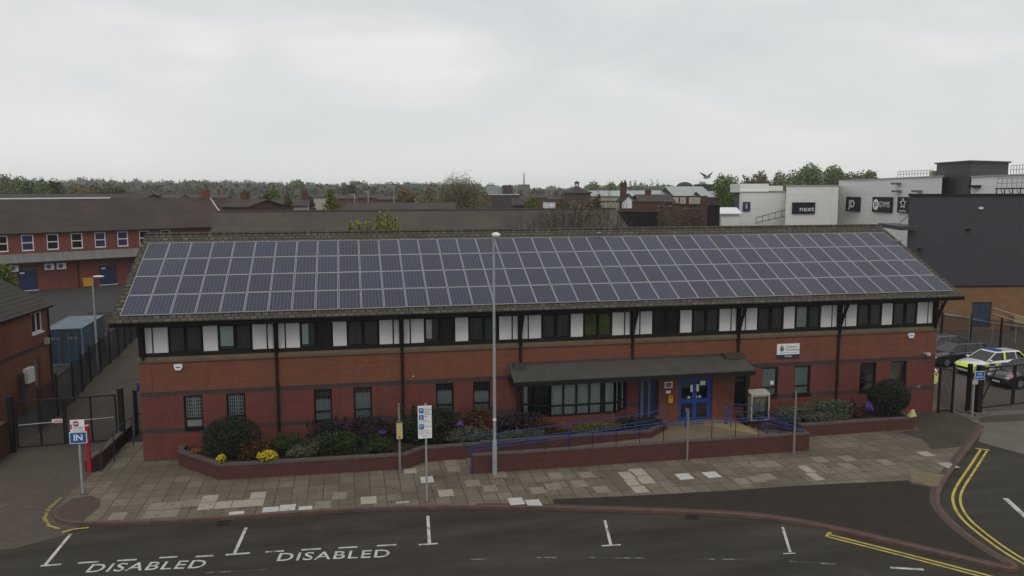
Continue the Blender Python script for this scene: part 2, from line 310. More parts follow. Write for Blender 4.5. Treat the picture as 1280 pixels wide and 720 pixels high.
    def build(s, name, mats, parent=None, smooth=False, own_origin=False):
        if not isinstance(mats, (list, tuple)): mats = [mats]
        me = bpy.data.meshes.new(name); V = np.array(s.v, float); off = np.zeros(3)
        if parent is not None:
            q = parent
            while q is not None: off = off+np.array(q.location); q = q.parent
        elif own_origin:
            off = np.array([(V[:, 0].min()+V[:, 0].max())/2, (V[:, 1].min()+V[:, 1].max())/2, V[:, 2].min()])
        me.from_pydata((V-off).tolist(), [], s.f)
        for mt in mats: me.materials.append(M[mt] if isinstance(mt, str) else mt)
        if len(mats) > 1: me.polygons.foreach_set('material_index', s.m)
        if smooth: me.polygons.foreach_set('use_smooth', [True]*len(s.f))
        me.update(); o = bpy.data.objects.new(name, me); COL.objects.link(o)
        if parent is not None: o.parent = parent
        elif own_origin: o.location = off
        return o
def tag(o, label=None, cat=None, group=None, kind=None):
    if label: o['label'] = label
    if cat: o['category'] = cat
    if group: o['group'] = group
    if kind: o['kind'] = kind
    return o
def thing(name, label, cat, loc=(0, 0, 0), group=None, rz=0):
    o = bpy.data.objects.new(name, None); o.empty_display_size = .3; COL.objects.link(o); o.location = loc; o.rotation_euler = (0, 0, rz)
    return tag(o, label, cat, group)
def struct(name, mb, mats): return tag(mb.build(name, mats), kind='structure')
def single(name, mb, mats, label, cat, group=None, smooth=False): return tag(mb.build(name, mats, None, smooth, True), label, cat, group)
def copy_tree(o, parent=None):
    c = o.copy(); COL.objects.link(c); c.parent = parent
    for ch in list(o.children): copy_tree(ch, c)
    return c
def text(s, name, mat, parent, loc, size, rot=(PI/2, 0, 0), sx=1, align='CENTER', ext=.004, shear=0, space=1, off=0):
    cu = bpy.data.curves.new(name, 'FONT'); cu.body = s; cu.size = size; cu.align_x = align; cu.align_y = 'CENTER'; cu.extrude = ext; cu.shear = shear; cu.resolution_u = 3; cu.space_character = space; cu.offset = off
    o = bpy.data.objects.new(name, cu); COL.objects.link(o); cu.materials.append(M[mat])
    me = bpy.data.meshes.new_from_object(o); bpy.data.objects.remove(o); me.materials.clear(); me.materials.append(M[mat]); o = bpy.data.objects.new(name, me); COL.objects.link(o)
    l = Vector(loc); q = parent
    while q is not None: l -= q.location; q = q.parent
    o.location = l; o.rotation_euler = rot; o.scale = (sx, 1, 1)
    if parent is not None: o.parent = parent
    return o
ORD = 'first second third fourth fifth sixth seventh eighth ninth tenth eleventh twelfth thirteenth fourteenth fifteenth sixteenth seventeenth eighteenth nineteenth twentieth'.split()

def lb(mb, name, mats, root, parent=None):
    o = mb.build(name, mats); o.parent = parent or root; return o
# foliage: many small leaf faces through lumpy volumes
def leaf_mb(lumps, n, size, flat=.0, shell=.45, mb=None, mi=0, vary=.6, wob=1.0):
    mb = mb or MB(); vol = np.array([a[3]*a[4]*a[5] for a in lumps])**.66; vol /= vol.sum()
    idx = RNG.choice(len(lumps), n, p=vol); Lp = np.array(lumps)[idx]
    d = RNG.normal(size=(n, 3)); d /= np.linalg.norm(d, axis=1)[:, None]
    r = shell+(1-shell)*RNG.random(n)**.6; r *= 1+.096*wob*RNG.normal(size=n)
    c = Lp[:, :3]+d*Lp[:, 3:6]*r[:, None]
    a = RNG.normal(size=(n, 3)); a /= np.linalg.norm(a, axis=1)[:, None]; bb = RNG.normal(size=(n, 3)); b = np.cross(a, bb); b /= np.linalg.norm(b, axis=1)[:, None]
    s = size*(1-vary/2+vary*RNG.random(n)); a *= s[:, None]; b *= (s*.6)[:, None]
    P = np.stack([c-a, c-b, c+a, c+b], 1).reshape(-1, 3); k = len(mb.v)
    mb.v += [tuple(x) for x in P]; mb.f += [(k+4*i, k+4*i+1, k+4*i+2, k+4*i+3) for i in range(n)]; mb.m += [mi]*n
    return mb
def lumpy(c, rx, ry, rz, k, f=.5):
    out = [(c[0], c[1], c[2], rx*.7, ry*.7, rz*.7)]
    for i in range(k):
        d = RNG.normal(size=3); d /= np.linalg.norm(d); q = f*(.75+.5*RNG.random())
        out.append((c[0]+d[0]*rx*(1-q*.8), c[1]+d[1]*ry*(1-q*.8), c[2]+d[2]*rz*(1-q*.8), rx*q, ry*q, rz*q))
    return out
def branches(mb, p, d, ln, r, depth, spread=.5, n=3, up=.15):
    q = Vector(p)+Vector(d)*ln; mb.cyl(p, q, r, r*.62, 5 if depth > 2 else 3)
    if depth <= 0: return
    for i in range(n):
        e = (Vector(d)+Vector(RNG.normal(size=3))*spread+Vector((0, 0, up))).normalized()
        branches(mb, Vector(p)+Vector(d)*ln*(.55+.45*random.random()), e, ln*(.62+.2*random.random()), r*.55, depth-1, spread, n, up)
def tree(name, label, base, h, rx, mat='leaf_tree', n=2500, leaf=.35, crown_z=.60, rz=None, group=None, lumps=9, bare=False, trunk_r=.25, cat='tree', shell=.45, ry=None):
    base = Vector(base); t = thing(name, label, cat, base, group)
    rz = rz or h*.42; cz = base.z+h-rz; tr = MB(); tr.cyl(base, (base.x, base.y, cz), trunk_r, trunk_r*.5, 8)
    if bare:
        for i in range(7):
            a = 2*PI*i/7+random.random(); branches(tr, (base.x, base.y, base.z+h*(.25+.03*i)), Vector((math.cos(a)*.75, math.sin(a)*.75, 1.0)).normalized(), h*.24, trunk_r*.45, 4, .42, 3, .22)
    else:
        for i in range(6):
            a = 2*PI*i/6+random.random(); tr.cyl((base.x, base.y, base.z+h*(.3+.05*i)), (base.x+math.cos(a)*rx*.7, base.y+math.sin(a)*rx*.7, cz+rz*.2), trunk_r*.4, trunk_r*.1, 5)
    tr.build('trunk', 'bark', t)
    leaf_mb(lumpy((base.x, base.y, cz), rx, ry or rx, rz, lumps), n, leaf, shell=shell).build('crown', mat, t)
    return t

# ================================================================== THE SETTING
g = MB(); g.box(-1500, 2200, -200, 3500, -1.0, -.20); struct('ground', g, 'ground')
g = MB(); g.box(-70, 95, -60, 1.5, -.5, -.10); struct('road', g, 'asphalt')
# footway around the building: polygon following the kerb
KERB = [(-1.93, -4.9), (-1.90, -5.5), (-1.62, -6.1), (-1.15, -6.5), (-.46, -6.72), (.8, -6.95), (2.2, -7.13), (5.5, -7.27), (8.1, -7.32), (11.3, -7.60), (14.9, -8.32), (18.3, -9.30), (21.7, -10.30), (23.8, -11.12), (25.5, -12.50), (26.7, -13.80), (27.9, -15.10), (28.75, -16.05), (29.1, -16.42), (29.45, -16.50), (29.66, -16.15),
        (29.62, -15.2), (29.85, -13.7), (30.25, -12.4), (30.85, -11.1), (32.7, -9.2), (35.2, -7.1), (37.6, -5.1), (39.3, -3.65), (40.2, -2.75)]
foot = KERB+[(40.6, -.9), (40.9, .3), (40.9, 3), (-1.45, 3), (-1.45, -.9), (-1.9, -1.2)]
g = MB(); g.prism(foot, -.45, 0.0); struct('pavement', g, 'slab')
def offset_poly(pts, d):
    out = []
    for i, p in enumerate(pts):
        a = Vector(pts[max(0, i-1)]); b = Vector(pts[min(len(pts)-1, i+1)]); t = (b-a).normalized(); out.append((p[0]-t.y*d, p[1]+t.x*d))
    return out
def smooth_line(pts, it=2):
    for _ in range(it):
        q = [pts[0]]
        for a, b in zip(pts[:-1], pts[1:]): q += [(a[0]*.75+b[0]*.25, a[1]*.75+b[1]*.25), (a[0]*.25+b[0]*.75, a[1]*.25+b[1]*.75)]
        pts = q+[pts[-1]]
    return pts
def ribbon(pts, w0, w1, z, mb=None, mi=0, zf=None):
    mb = mb or MB(); A = offset_poly(pts, w0); B = offset_poly(pts, w1)
    for i in range(len(pts)-1):
        zz = [zf(*q) if zf else z for q in (A[i], A[i+1], B[i+1], B[i])]
        f = [(A[i][0], A[i][1], zz[0]), (A[i+1][0], A[i+1][1], zz[1]), (B[i+1][0], B[i+1][1], zz[2]), (B[i][0], B[i][1], zz[3])]
        nz_ = (f[1][0]-f[0][0])*(f[2][1]-f[0][1])-(f[1][1]-f[0][1])*(f[2][0]-f[0][0])
        mb.add(f, [(0, 1, 2, 3) if nz_ > 0 else (3, 2, 1, 0)], mi)
    return mb
KS = smooth_line(KERB, 2)
g = MB(); ribbon(KS, -.035, .13, .012, g); A = offset_poly(KS, -.035)
for a, b in zip(A[:-1], A[1:]): g.add([(a[0], a[1], -.11), (b[0], b[1], -.11), (b[0], b[1], .012), (a[0], a[1], .012)], [(0, 1, 2, 3)])
struct('kerb', g, 'kerb')
g = MB(); ribbon(KS[40:], .13, .32, .006, g); struct('kerb_setts', g, 'redpaver')
# tarmac apron, tactile slab, red setts on the left corner
ap = [(16.45, -8.62), (16.55, -7.95), (19.35, -8.20), (23.2, -8.45), (26.65, -8.52), (31.3, -8.9), (31.2, -9.25), (31.9, -9.95), (31.0, -10.75)]
inner = offset_poly(KERB, .125)
apron = ap+[p for p in inner[::-1] if p[1] < -10.9 and p[0] > 22]+[(21.75, -10.15), (18.3, -9.15)]
apron = ap + [q for q in [(30.55, -11.4), (30.1, -12.4), (29.72, -13.7), (29.48, -15.2), (29.50, -16.1), (29.35, -16.36), (29.15, -16.30), (28.85, -15.97), (28.0, -15.0), (26.8, -13.68), (25.6, -12.4), (23.9, -11.0), (21.75, -10.17), (18.35, -9.16)]]
g = MB(); g.sheet(apron, .005); struct('tarmac_apron', g, 'asphalt2')
g = MB(); g.sheet([(31.3, -9.05), (32.2, -7.85), (33.3, -8.75), (32.0, -9.85)], .010); struct('tactile_paving', g, 'tactile')
g = MB(); g.sheet([(-1.78, -5.5), (-1.8, -4.9), (-1.7, -4.1), (-1.0, -3.95), (-.55, -4.5), (-.35, -5.3), (-.5, -6.1), (-.55, -6.55), (-1.1, -6.35), (-1.5, -6.0)], .006); struct('corner_setts', g, 'redpaver')
# brown worn footway at the right
g = MB(); g.sheet([(35.3, -2.9), (35.6, -4.2), (35.0, -5.6), (36.9, -5.5), (39.2, -3.55), (40.1, -2.7), (40.5, -.95), (40.7, .2), (39.6, .2), (39.55, -.05), (36.6, -.05), (36.6, -2.7)], .005); struct('worn_footway', g, 'path')
# odd pale flags
def flags(name, quads, mat, z=.009):
    g = MB()
    for q in quads: g.sheet(q, z)
    struct(name, g, mat)
def fl(x, y, w=.58, h=.72, sk=0): return [(x, y), (x+w, y), (x+w+sk, y+h), (x+sk, y+h)]
flags('white_flags', [fl(14.85, -8.22, .56, .70), fl(15.47, -8.50, .55, .66), fl(15.50, -7.92+.12, .0001+.3, .0001+.3) if False else fl(6.30, -7.05, .58, .60), fl(5.69, -7.05, .58, .48), fl(4.5, -7.05, .55, .3), fl(7.0, -7.1, .5, .35), fl(11.75, -5.2, .52, .74), fl(22.2, -6.98, .62, .70), fl(23.4, -7.0, .62, .68)], 'whiteslab')
flags('pale_flags', [fl(3.28, -6.35), fl(3.89, -6.35), fl(3.28, -5.58), fl(4.50, -6.35), fl(5.08, -5.6), fl(5.08, -6.35), fl(9.29, -7.0, .6, .76), fl(12.3, -6.85, .58, .74), fl(19.9, -8.0, .58, .72), fl(19.95, -6.5, .60, .9), fl(20.5, -7.1, .62, .9), fl(20.5, -6.15, .64, .82), fl(27.6, -8.15, .42, .85), fl(27.75, -7.25, .42, .85), fl(11.15, -3.95, .52, .6), fl(34.0, -6.4, .58, .62), fl(33.9, -8.0, .6, .7), fl(10.6, -8+.8, .01+.5, .2), fl(19.9, -7.2, .0001+.5, .68)], 'paleslab')
flags('lighter_flags', [fl(.26, -6.7), fl(1.47, -6.8), fl(2.08, -6.0), fl(2.08, -6.8), fl(2.68, -5.9), fl(1.47, -6.0, .58, .74), fl(7.6, -7.1), fl(8.2, -6.3), fl(12.95, -4.2, .56, .85), fl(12.95, -3.3, .56, .8), fl(13.5, -6.0), fl(14.1, -6.7), fl(14.75, -5.2), fl(15.9, -7.3), fl(16.6, -7.0), fl(17.7, -6.95, .6, .8), fl(17.0, -5.8), fl(18.3, -6.0), fl(18.4, -7.7), fl(24.3, -8.0), fl(25.0, -7.9), fl(25.6, -7.7), fl(28.9, -6.2), fl(29.6, -7.2), fl(26.0, -6.3), fl(26.6, -6.3), fl(30.2, -6.3), fl(31.5, -7.1)], 'midslab')
def zdr(x, y): return -.092 + (.092+.004)*min(1, max(0, (y+7.5)/5.5))
g = MB(); rows = [(-8.35, -4.2, -2.2), (-7.5, -6.0, -.85), (-6.75, -6.4, -.6), (-6.4, -6.5, -1.3), (-6.0, -6.6, -1.68), (-5.4, -6.7, -1.92), (-4.8, -6.7, -1.94), (-2.0, -6.7, -1.85), (0, -6.7, -1.72), (3.1, -6.7, -1.55)]
for (y0, a0, b0), (y1, a1, b1) in zip(rows[:-1], rows[1:]): g.add([(a0, y0, zdr(a0, y0)+.004), (b0, y0, zdr(b0, y0)+.004), (b1, y1, zdr(b1, y1)+.004), (a1, y1, zdr(a1, y1)+.004)], [(0, 1, 2, 3)])
struct('driveway', g, 'drive')
g = MB(); g.box(-70, -1.45, 1.5, 110, -.6, -.012); g.box(-1.45, 40.9, 3.0, 110, -.6, -.012); g.box(-70, -6.7, -3, 1.5, -.6, -.02)
struct('yard', g, 'yard'); g = MB(); g.box(40.9, 110, -.4, 110, -.6, -.008); struct('car_park', g, 'yard_brown')
g = MB(); g.sheet([(-6.6, 3.1), (-1.5, 3.1), (-1.3, 4.5), (-.9, 14), (-1.2, 30), (-7.8, 34), (-7.2, 20), (-6.4, 9)], .004); struct('side_path', g, 'path')
g = MB(); g.prism([(40.25, -2.66), (38.1, -4.85), (38.9, -7.6), (44, -9), (62, -9.5), (62, -.41), (40.75, -.41), (40.5, -1.5)], -.2, -.05); struct('crossing', g, 'concrete')
g = MB(); g.sheet([(40.55, -2.1), (41.0, -1.5), (41.9, -1.15), (62, -1.5), (62, -2.3), (42.3, -2.3)], -.045); struct('drain_channel', g, 'path')
# painted lines on the road
ZR = -.094
def line(g, x0, y0, x1, y1, w=.1, z=ZR): 
    d = Vector((x1-x0, y1-y0)).normalized(); nx, ny = -d.y*w/2, d.x*w/2
    g.add([(x0+nx, y0+ny, z), (x0-nx, y0-ny, z), (x1-nx, y1-ny, z), (x1+nx, y1+ny, z)], [(0, 1, 2, 3)])
g = MB(); line(g, -.72, -7.42, -.74, -9.85, .11); line(g, -.86, -9.88, -.25, -9.90, .11)
line(g, 5.25, -8.1, 5.12, -10.2, .11); line(g, 4.85, -10.24, 5.62, -10.26, .11)
line(g, 11.70, -8.33, 11.53, -10.7, .11); line(g, 11.16, -10.75, 11.80, -10.78, .10)
line(g, 17.97, -10.05, 17.54, -12.05, .10); line(g, 17.20, -12.08, 17.87, -12.12, .09)
line(g, 23.98, -11.9, 23.18, -13.8, .09); line(g, 22.9, -13.85, 23.3, -13.9, .06)
for a, b, y in ((.25, .88, -9.9), (1.45, 2.05, -9.98), (2.75, 3.32, -10.03), (3.9, 4.46, -10.18), (6.12, 6.72, -10.28), (7.28, 7.92, -10.36), (8.5, 9.12, -10.46), (9.77, 10.42, -10.55)): line(g, a, y, b, y-.04, .10)
struct('bay_markings', g, 'roadwhite')
g = MB()
for a, ya, b, yb in ((12.6, -12.19, 13.6, -12.32), (14.5, -12.44, 15.5, -12.62), (16.5, -12.83, 18.3, -13.25), (19.9, -13.65, 21.9, -14.06), (4.4, -11.45, 6.3, -11.6), (22.8, -14.4, 24.2, -14.9)): line(g, a, ya, b, yb, .08)
struct('worn_markings', g, 'roadfaint')
g = MB(); line(g, 25.7, -15.45, 26.65, -15.78, .12); line(g, 33.85, -11.15, 33.15, -12.9, .20); line(g, 32.9, -13.8, 32.4, -15.6, .2); struct('lane_markings', g, 'roadwhite')
g = MB(); yl = smooth_line([(37.35, -5.75), (35.0, -7.78), (32.62, -9.80), (31.55, -10.95), (30.72, -12.35), (30.32, -13.7), (30.02, -15.2), (29.98, -16.4), (30.0, -18)], 2)
ribbon(yl, .02, .12, ZR, g); ribbon(yl, .28, .37, ZR, g); line(g, 37.3, -5.6, 37.75, -5.95, .12)
yl2 = smooth_line([(25.30, -12.72), (26.4, -14.0), (27.6, -15.45), (28.6, -16.7), (30.0, -18.6), (31.2, -20.2)], 2)
ribbon(yl2, -.36, -.27, ZR, g); ribbon(yl2, -.14, -.04, ZR, g); line(g, 25.05, -12.95, 25.40, -12.62, .12)
yl3 = [(-.25, -7.02), (-.75, -7.05), (-1.05, -7.28)]; ribbon(smooth_line(yl3), -.05, .05, zdr(-1, -7)+.014, g)
yl4 = [(-2.18, -3.9), (-2.25, -4.9), (-2.12, -5.8), (-1.72, -6.55), (-1.2, -6.95)]
for k in range(0, 40):
    t = k/40*4; i = int(t); f = t-i; x = yl4[i][0]*(1-f)+yl4[i+1][0]*f; y = yl4[i][1]*(1-f)+yl4[i+1][1]*f
    if random.random() < .8: line(g, x-.10*random.random(), y, x+.09, y-.02, .045, zdr(x, y)+.013)
struct('yellow_lines', g, 'roadyellow')
for s, cx, cy in (('DISABLED', 2.50, -10.62), ('DISABLED', 8.35, -11.02)):
    o = text(s, 'disabled_lettering', 'roadwhite', None, (cx, cy, ZR+.001), .78, (0, 0, R(-6.5 if cx < 5 else -7)), 1.0, ext=.0005, space=1.12, off=.007); o['kind'] = 'structure'; o.scale = (.98, 1.05, 1)
g = MB()
for x, y, r in ((-4.2, -4.3, .33), (13.3, -9.6, .0)):
    if r: g.prism([(x+r*math.cos(a*PI/8), y+r*.8*math.sin(a*PI/8)) for a in range(16)], zdr(x, y)-.02, zdr(x, y)+.012)
struct('manhole_cover', g, 'coping')
g = MB(); g.sheet([(11.9, -4.9), (13.0, -5.0), (12.9, -4.55), (11.85, -4.45)], .0085); g.v = [(x-.1, y+.1, z) for x, y, z in g.v]; struct('inspection_cover', g, 'kerb')

# ================================================================== THE POLICE STATION
LX = 39.45; X0 = .22; BAY = 5.575; EZ = 4.40
ST = thing('police_station', 'long two storey red brick police station under a mossy roof', 'building', (0, 0, 0))
GW = [(1.77, 2.57), (3.57, 4.38), (7.36, 8.17), (9.13, 9.97), (12.91, 13.76), (14.66, 15.5), (29.46, 30.38), (31.28, 32.20), (35.02, 35.98), (36.80, 37.78)]
def holes_wall(mb, x0, x1, z0, z1, holes, y0, y1, matz):
    xs = sorted({x0, x1, *[h[0] for h in holes], *[h[1] for h in holes]}); zs = sorted({z0, z1, *[h[2] for h in holes], *[h[3] for h in holes], *[a for a, _ in matz if z0 < a < z1]})
    for za, zb in zip(zs[:-1], zs[1:]):
        mi = 0
        for a, k in matz:
            if (za+zb)/2 >= a: mi = k
        run = None
        for xa, xb in zip(xs[:-1], xs[1:]):
            cx, cz = (xa+xb)/2, (za+zb)/2
            if any(h[0] < cx < h[1] and h[2] < cz < h[3] for h in holes):
                if run is not None: mb.box(run, xa, y0, y1, za, zb, mi); run = None
            elif run is None: run = xa
        if run is not None: mb.box(run, x1, y0, y1, za, zb, mi)
BANDS = [(-1, 0), (1.22, 1), (1.43, 0), (2.87, 1), (3.08, 2)]
g = MB(); holes = [(a, b, 1.32, 2.85) for a, b in GW]+[(22.9, 23.9, .36, 2.75), (24.98, 26.74, .36, 2.75), (28.0, 28.75, .9, 2.7), (17.1, 22.2, 1.2, 2.75)]
holes_wall(g, 0, LX, -.1, EZ, holes, 0, .28, BANDS)
for x in (0, LX-.28):
    holes_wall(gg := MB(), 0, 12.2, -.1, EZ, [], 0, .28, BANDS)
    gg.v = [(x+y, .28+xx, z) for xx, y, z in gg.v]; g.add(gg.v, gg.f); g.m[-len(gg.f):] = gg.m
gb = MB(); holes_wall(gb, 0, LX, -.1, EZ, [], 12.48, 12.76, BANDS); k = len(g.m); g.add(gb.v, gb.f); g.m[-len(gb.f):] = gb.m
g.build('wall', ['brick_lo', 'brick_band', 'brick_up'], ST)
g = MB(); g.box(-.03, LX+.03, -.07, .2, EZ, EZ+.12); g.add([(-.03, -.07, EZ+.12), (LX+.03, -.07, EZ+.12), (LX+.03, .03, EZ+.26), (-.03, .03, EZ+.26)], [(0, 1, 2, 3)])
g.box(-.05, .28, .2, 12.7, EZ, EZ+.2); g.box(LX-.28, LX+.05, .2, 12.7, EZ, EZ+.2); g.build('stone_band', 'stone', ST)
g = MB(); g.box(.02, LX-.02, .10, .30, EZ+.122, 6.30); g.box(.02, .3, .3, 12.5, EZ+.21, 6.3); g.box(LX-.3, LX-.02, .3, 12.5, EZ+.21, 6.3)
g.add([(.02, .30, 6.3), (.02, 12.5, 6.3), (.02, 6.35, 9.2), (.30, .30, 6.3), (.30, 12.5, 6.3), (.30, 6.35, 9.2)], [(0, 1, 2), (3, 5, 4)])
g.add([(LX-.02, .30, 6.3), (LX-.02, 12.5, 6.3), (LX-.02, 6.35, 9.2)], [(0, 1, 2)])
# rails of the upper storey
g.box(.05, LX-.05, -.03, .10, 4.66, 4.80); g.box(.05, LX-.05, -.03, .10, 5.94, 6.06)
g.build('timber_cladding', 'timber', ST)
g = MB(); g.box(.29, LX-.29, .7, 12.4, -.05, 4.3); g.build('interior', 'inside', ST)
OFF = [('n', .11, .37), ('w', .44, 1.03), ('g', 1.10, 1.72), ('g', 1.80, 2.42), ('w', 2.50, 3.10), ('g', 3.17, 3.80), ('g', 3.88, 4.50), ('w', 4.58, 5.17), ('n', 5.24, 5.47)]
BLIND_OR_LIT = {(0, 2): ('blind', 1, 5.0), (1, 0): ('blind', .5, 4.95), (2, 0): ('blind', .48, 4.98), (5, 2): ('curtain', 1, 4.82), (3, 2): ('greenroom', 1, 4.82), (3, 3): ('greenroom', 1, 4.82)}
def frame(mb, x0, x1, z0, z1, y0, y1, t, bars=()):
    mb.box(x0, x0+t, y0, y1, z0, z1); mb.box(x1-t, x1, y0, y1, z0, z1); mb.box(x0+t, x1-t, y0, y1, z0, z0+t); mb.box(x0+t, x1-t, y0, y1, z1-t, z1)
    for b in bars: mb.box(x0+t, x1-t, y0, y1, b-t*.5, b+t*.5)
for k in range(7):
    gi = 0
    for kind, a, b in OFF:
        x0, x1 = X0+BAY*k+a, X0+BAY*k+b
        if kind in 'nw':
            p = MB(); nr = max(2, int((x1-x0)/.08)); st = (x1-x0)/nr
            p.box(x0, x1, .055, .098, 4.81, 5.93)
            for i in range(nr): p.box(x0+i*st, x0+i*st+st*.62, .035, .055, 4.81, 5.93)
            p.build('infill_panel', 'infill', ST)
        else:
            wn = MB(); frame(wn, x0-.02, x1+.02, 4.80, 5.94, .02, .099, .055); wd = wn.build('window', 'timber', ST)
            p = MB(); p.box(x0+.04, x1-.04, .060, .066, 4.86, 5.88); p.build('pane', 'glass', wd)
            if (k, gi) not in ((1, 1), (3, 2), (3, 3), (4, 0), (4, 1), (2, 1)): p = MB(); p.box(x0+.04, x1-.04, .093, .0985, 4.86, 5.88); p.build('drawn_blind', 'dim_blind', wd)  # grey panel added behind the pane so the glass reads less dark
            if (k, gi) in BLIND_OR_LIT:
                mt, fr_, zb = BLIND_OR_LIT[(k, gi)]
                p = MB(); p.box(x0+.04, x0+.04+(x1-x0-.08)*fr_, .074, .082, zb, 5.88); p.build('blind', mt, wd)  # the two green sheets paint a lit room across the pane
            gi += 1
for i, (a, b) in enumerate(GW):
    z0, z1 = 1.32, 2.85; tr_ = 1.78
    g = MB(); frame(g, a+.005, b-.005, z0+.005, z1-.005, .09, .17, .07, (tr_,)); g.box(a-.03, b+.03, -.05, .09, z0-.06, z0); wd = g.build('window', 'black', ST)
    g = MB(); g.box(a+.06, b-.06, .125, .135, z0+.06, z1-.06); g.build('pane', 'glass', wd)
    if i < 2:
        g = MB()
        n = 7
        for j in range(n+1):
            x = a+.09+(b-a-.18)*j/n; 
            if j in (3, 4): g.box(x-.012, x+.035, .19, .20, z0+.08, z1-.1)
            else: g.box(x-.012, x+.012, .19, .20, z0+.08, z1-.1)
        for z in np.arange(z0+.15, z1-.12, .16):
            for j in range(n):
                if j == 3: continue
                x = a+.09+(b-a-.18)*(j+.5)/n; w_ = (b-a-.18)/n/2
                g.beam((x-w_, .195, z), (x+w_, .195, z+.08), .008, .014); g.beam((x-w_, .195, z+.08), (x+w_, .195, z), .008, .014)
        g.box(a+.09, b-.09, .21, .215, z0+.08, z0+.35)
        g.build('security_grille', 'signwhite', wd); g = MB(); g.box(a+.09, b-.09, .24, .25, z0+.08, z1-.08); g.build('net_curtain', 'dim_blind', wd)
    elif i != 8:
        g = MB(); n = 26; top = z1-.30-.1*(i % 3)
        if i > 5: top = z1-.1
        for j in range(n):
            x = a+.07+(b-a-.14)*j/n; x2 = a+.07+(b-a-.14)*(j+1)/n; ya = .17+(.03 if j % 2 else 0); yb = .17+(.0 if j % 2 else .03)
            ht = top+.05*math.sin(j*1.3+i)
            g.add([(x, ya, z0+.07), (x2, yb, z0+.07), (x2, yb, ht), (x, ya, ht)], [(0, 1, 2, 3)])
        g.build('curtain', 'sand' if i == 9 else 'curtain', wd)
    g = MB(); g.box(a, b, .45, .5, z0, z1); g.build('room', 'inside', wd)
g = MB(); g.box(30.02, 30.20, .118, .124, 1.92, 2.12); g.build('window_notice', 'signwhite', ST)
# eave brackets with downpipes
PX = [X0+BAY*k for k in range(0, 8)]
for k, x in enumerate(PX):
    g = MB(); g.box(x-.07, x+.07, -.13, .035, 4.30 if 0 < k < 7 else 4.66, 6.28); pr = []
    for j in range(9):
        t = j/8; pr.append(Vector((x, -.10-.68*t**1.5, 4.55+1.58*t)))
    for a, b in zip(pr[:-1], pr[1:]): g.beam(a, b, .09, .13)
    for j in (3, 4, 5, 6, 7): g.beam((x, -.10, pr[j].z), pr[j], .03, .03)
    for yy in (-.25, -.42): g.beam((x, yy, 4.9 if yy > -.3 else 5.4), (x, yy, 6.25), .03, .03)
    g.build('eave_bracket', 'timber', ST)
    if 0 < k < 7:
        g = MB(); z0 = 0.0 if k in (1, 2, 6) else 3.35
        g.cyl((x, -.085, z0), (x, -.085, 4.42), .062, None, 12)
        for z in (.6, 1.9, 3.2, 4.2):
            if z > z0: g.box(x-.09, x+.09, -.10, -.001, z, z+.05)
        g.build('downpipe', 'black', ST)
# roof
TA = math.tan(R(25.09)); CA_ = math.cos(R(25.09)); SA_ = math.sin(R(25.09))
def rz(y): return 6.469+(y+.45)*TA if y < 6.36 else 6.469+(6.36+.45)*TA-(y-6.36)*TA
RX0, RX1, YE, YR, YB = -.86, 40.30, -.78, 6.36, 13.5
g = MB()
def slope(mb, x0, x1, ya, yb, za, zb, th=.09, mi=0):
    mb.add([(x0, ya, za), (x1, ya, za), (x1, yb, zb), (x0, yb, zb), (x0, ya, za-th), (x1, ya, za-th), (x1, yb, zb-th), (x0, yb, zb-th)],
           [(0, 1, 2, 3), (7, 6, 5, 4), (0, 4, 5, 1), (2, 6, 7, 3), (0, 3, 7, 4), (1, 5, 6, 2)], mi)
nrow = 25; cy = (YR-YE)/nrow
for i in range(nrow):
    ya = YE+i*cy; yb = ya+cy; za = rz(ya)+.022; zb = rz(yb)-.002
    lo = -.012 if i else 0
    slope(g, RX0, RX1, ya+lo, yb, za, zb, .09 if i == 0 else .05)
slope(g, RX0, RX1, YB, YR+.0, rz(YB), rz(YR), .07)
rf = g.build('roof', 'tile_moss', ST)
g = MB()
for j in range(90):
    x = RX0+j*(RX1-RX0)/90; pr = [(math.cos(PI*i/6)*.14, math.sin(PI*i/6)*.09) for i in range(7)]
    g.extrude(pr, (x, YR, rz(YR)-.01), (x+(RX1-RX0)/90-.015, YR, rz(YR)+.0), 0, (0, 1, 0))
g.build('ridge_tile', 'tile_moss', rf)
g = MB()
for x in (RX0-.03, RX1-.01):
    for s_, ya, yb in ((0, YE, YR), (1, YB, YR)): slope(g, x, x+.04, ya, yb, rz(ya)-.03, rz(yb)-.03, .20)
g.build('bargeboard', 'timber', rf)
g = MB(); g.box(RX0, RX1, YE+.03, YE+.06, 6.10, 6.30); g.box(RX0+.02, RX1-.02, YE+.06, .10, 6.12, 6.15); g.build('fascia', 'timber', rf)
g = MB(); pr = [(math.cos(PI+PI*i/6)*.065, math.sin(PI+PI*i/6)*.065) for i in range(7)]
g.extrude(pr, (RX0+.05, YE-.05, 6.30), (RX1-.05, YE-.05, 6.30), 0, (0, 1, 0)); g.build('gutter', 'black', rf)
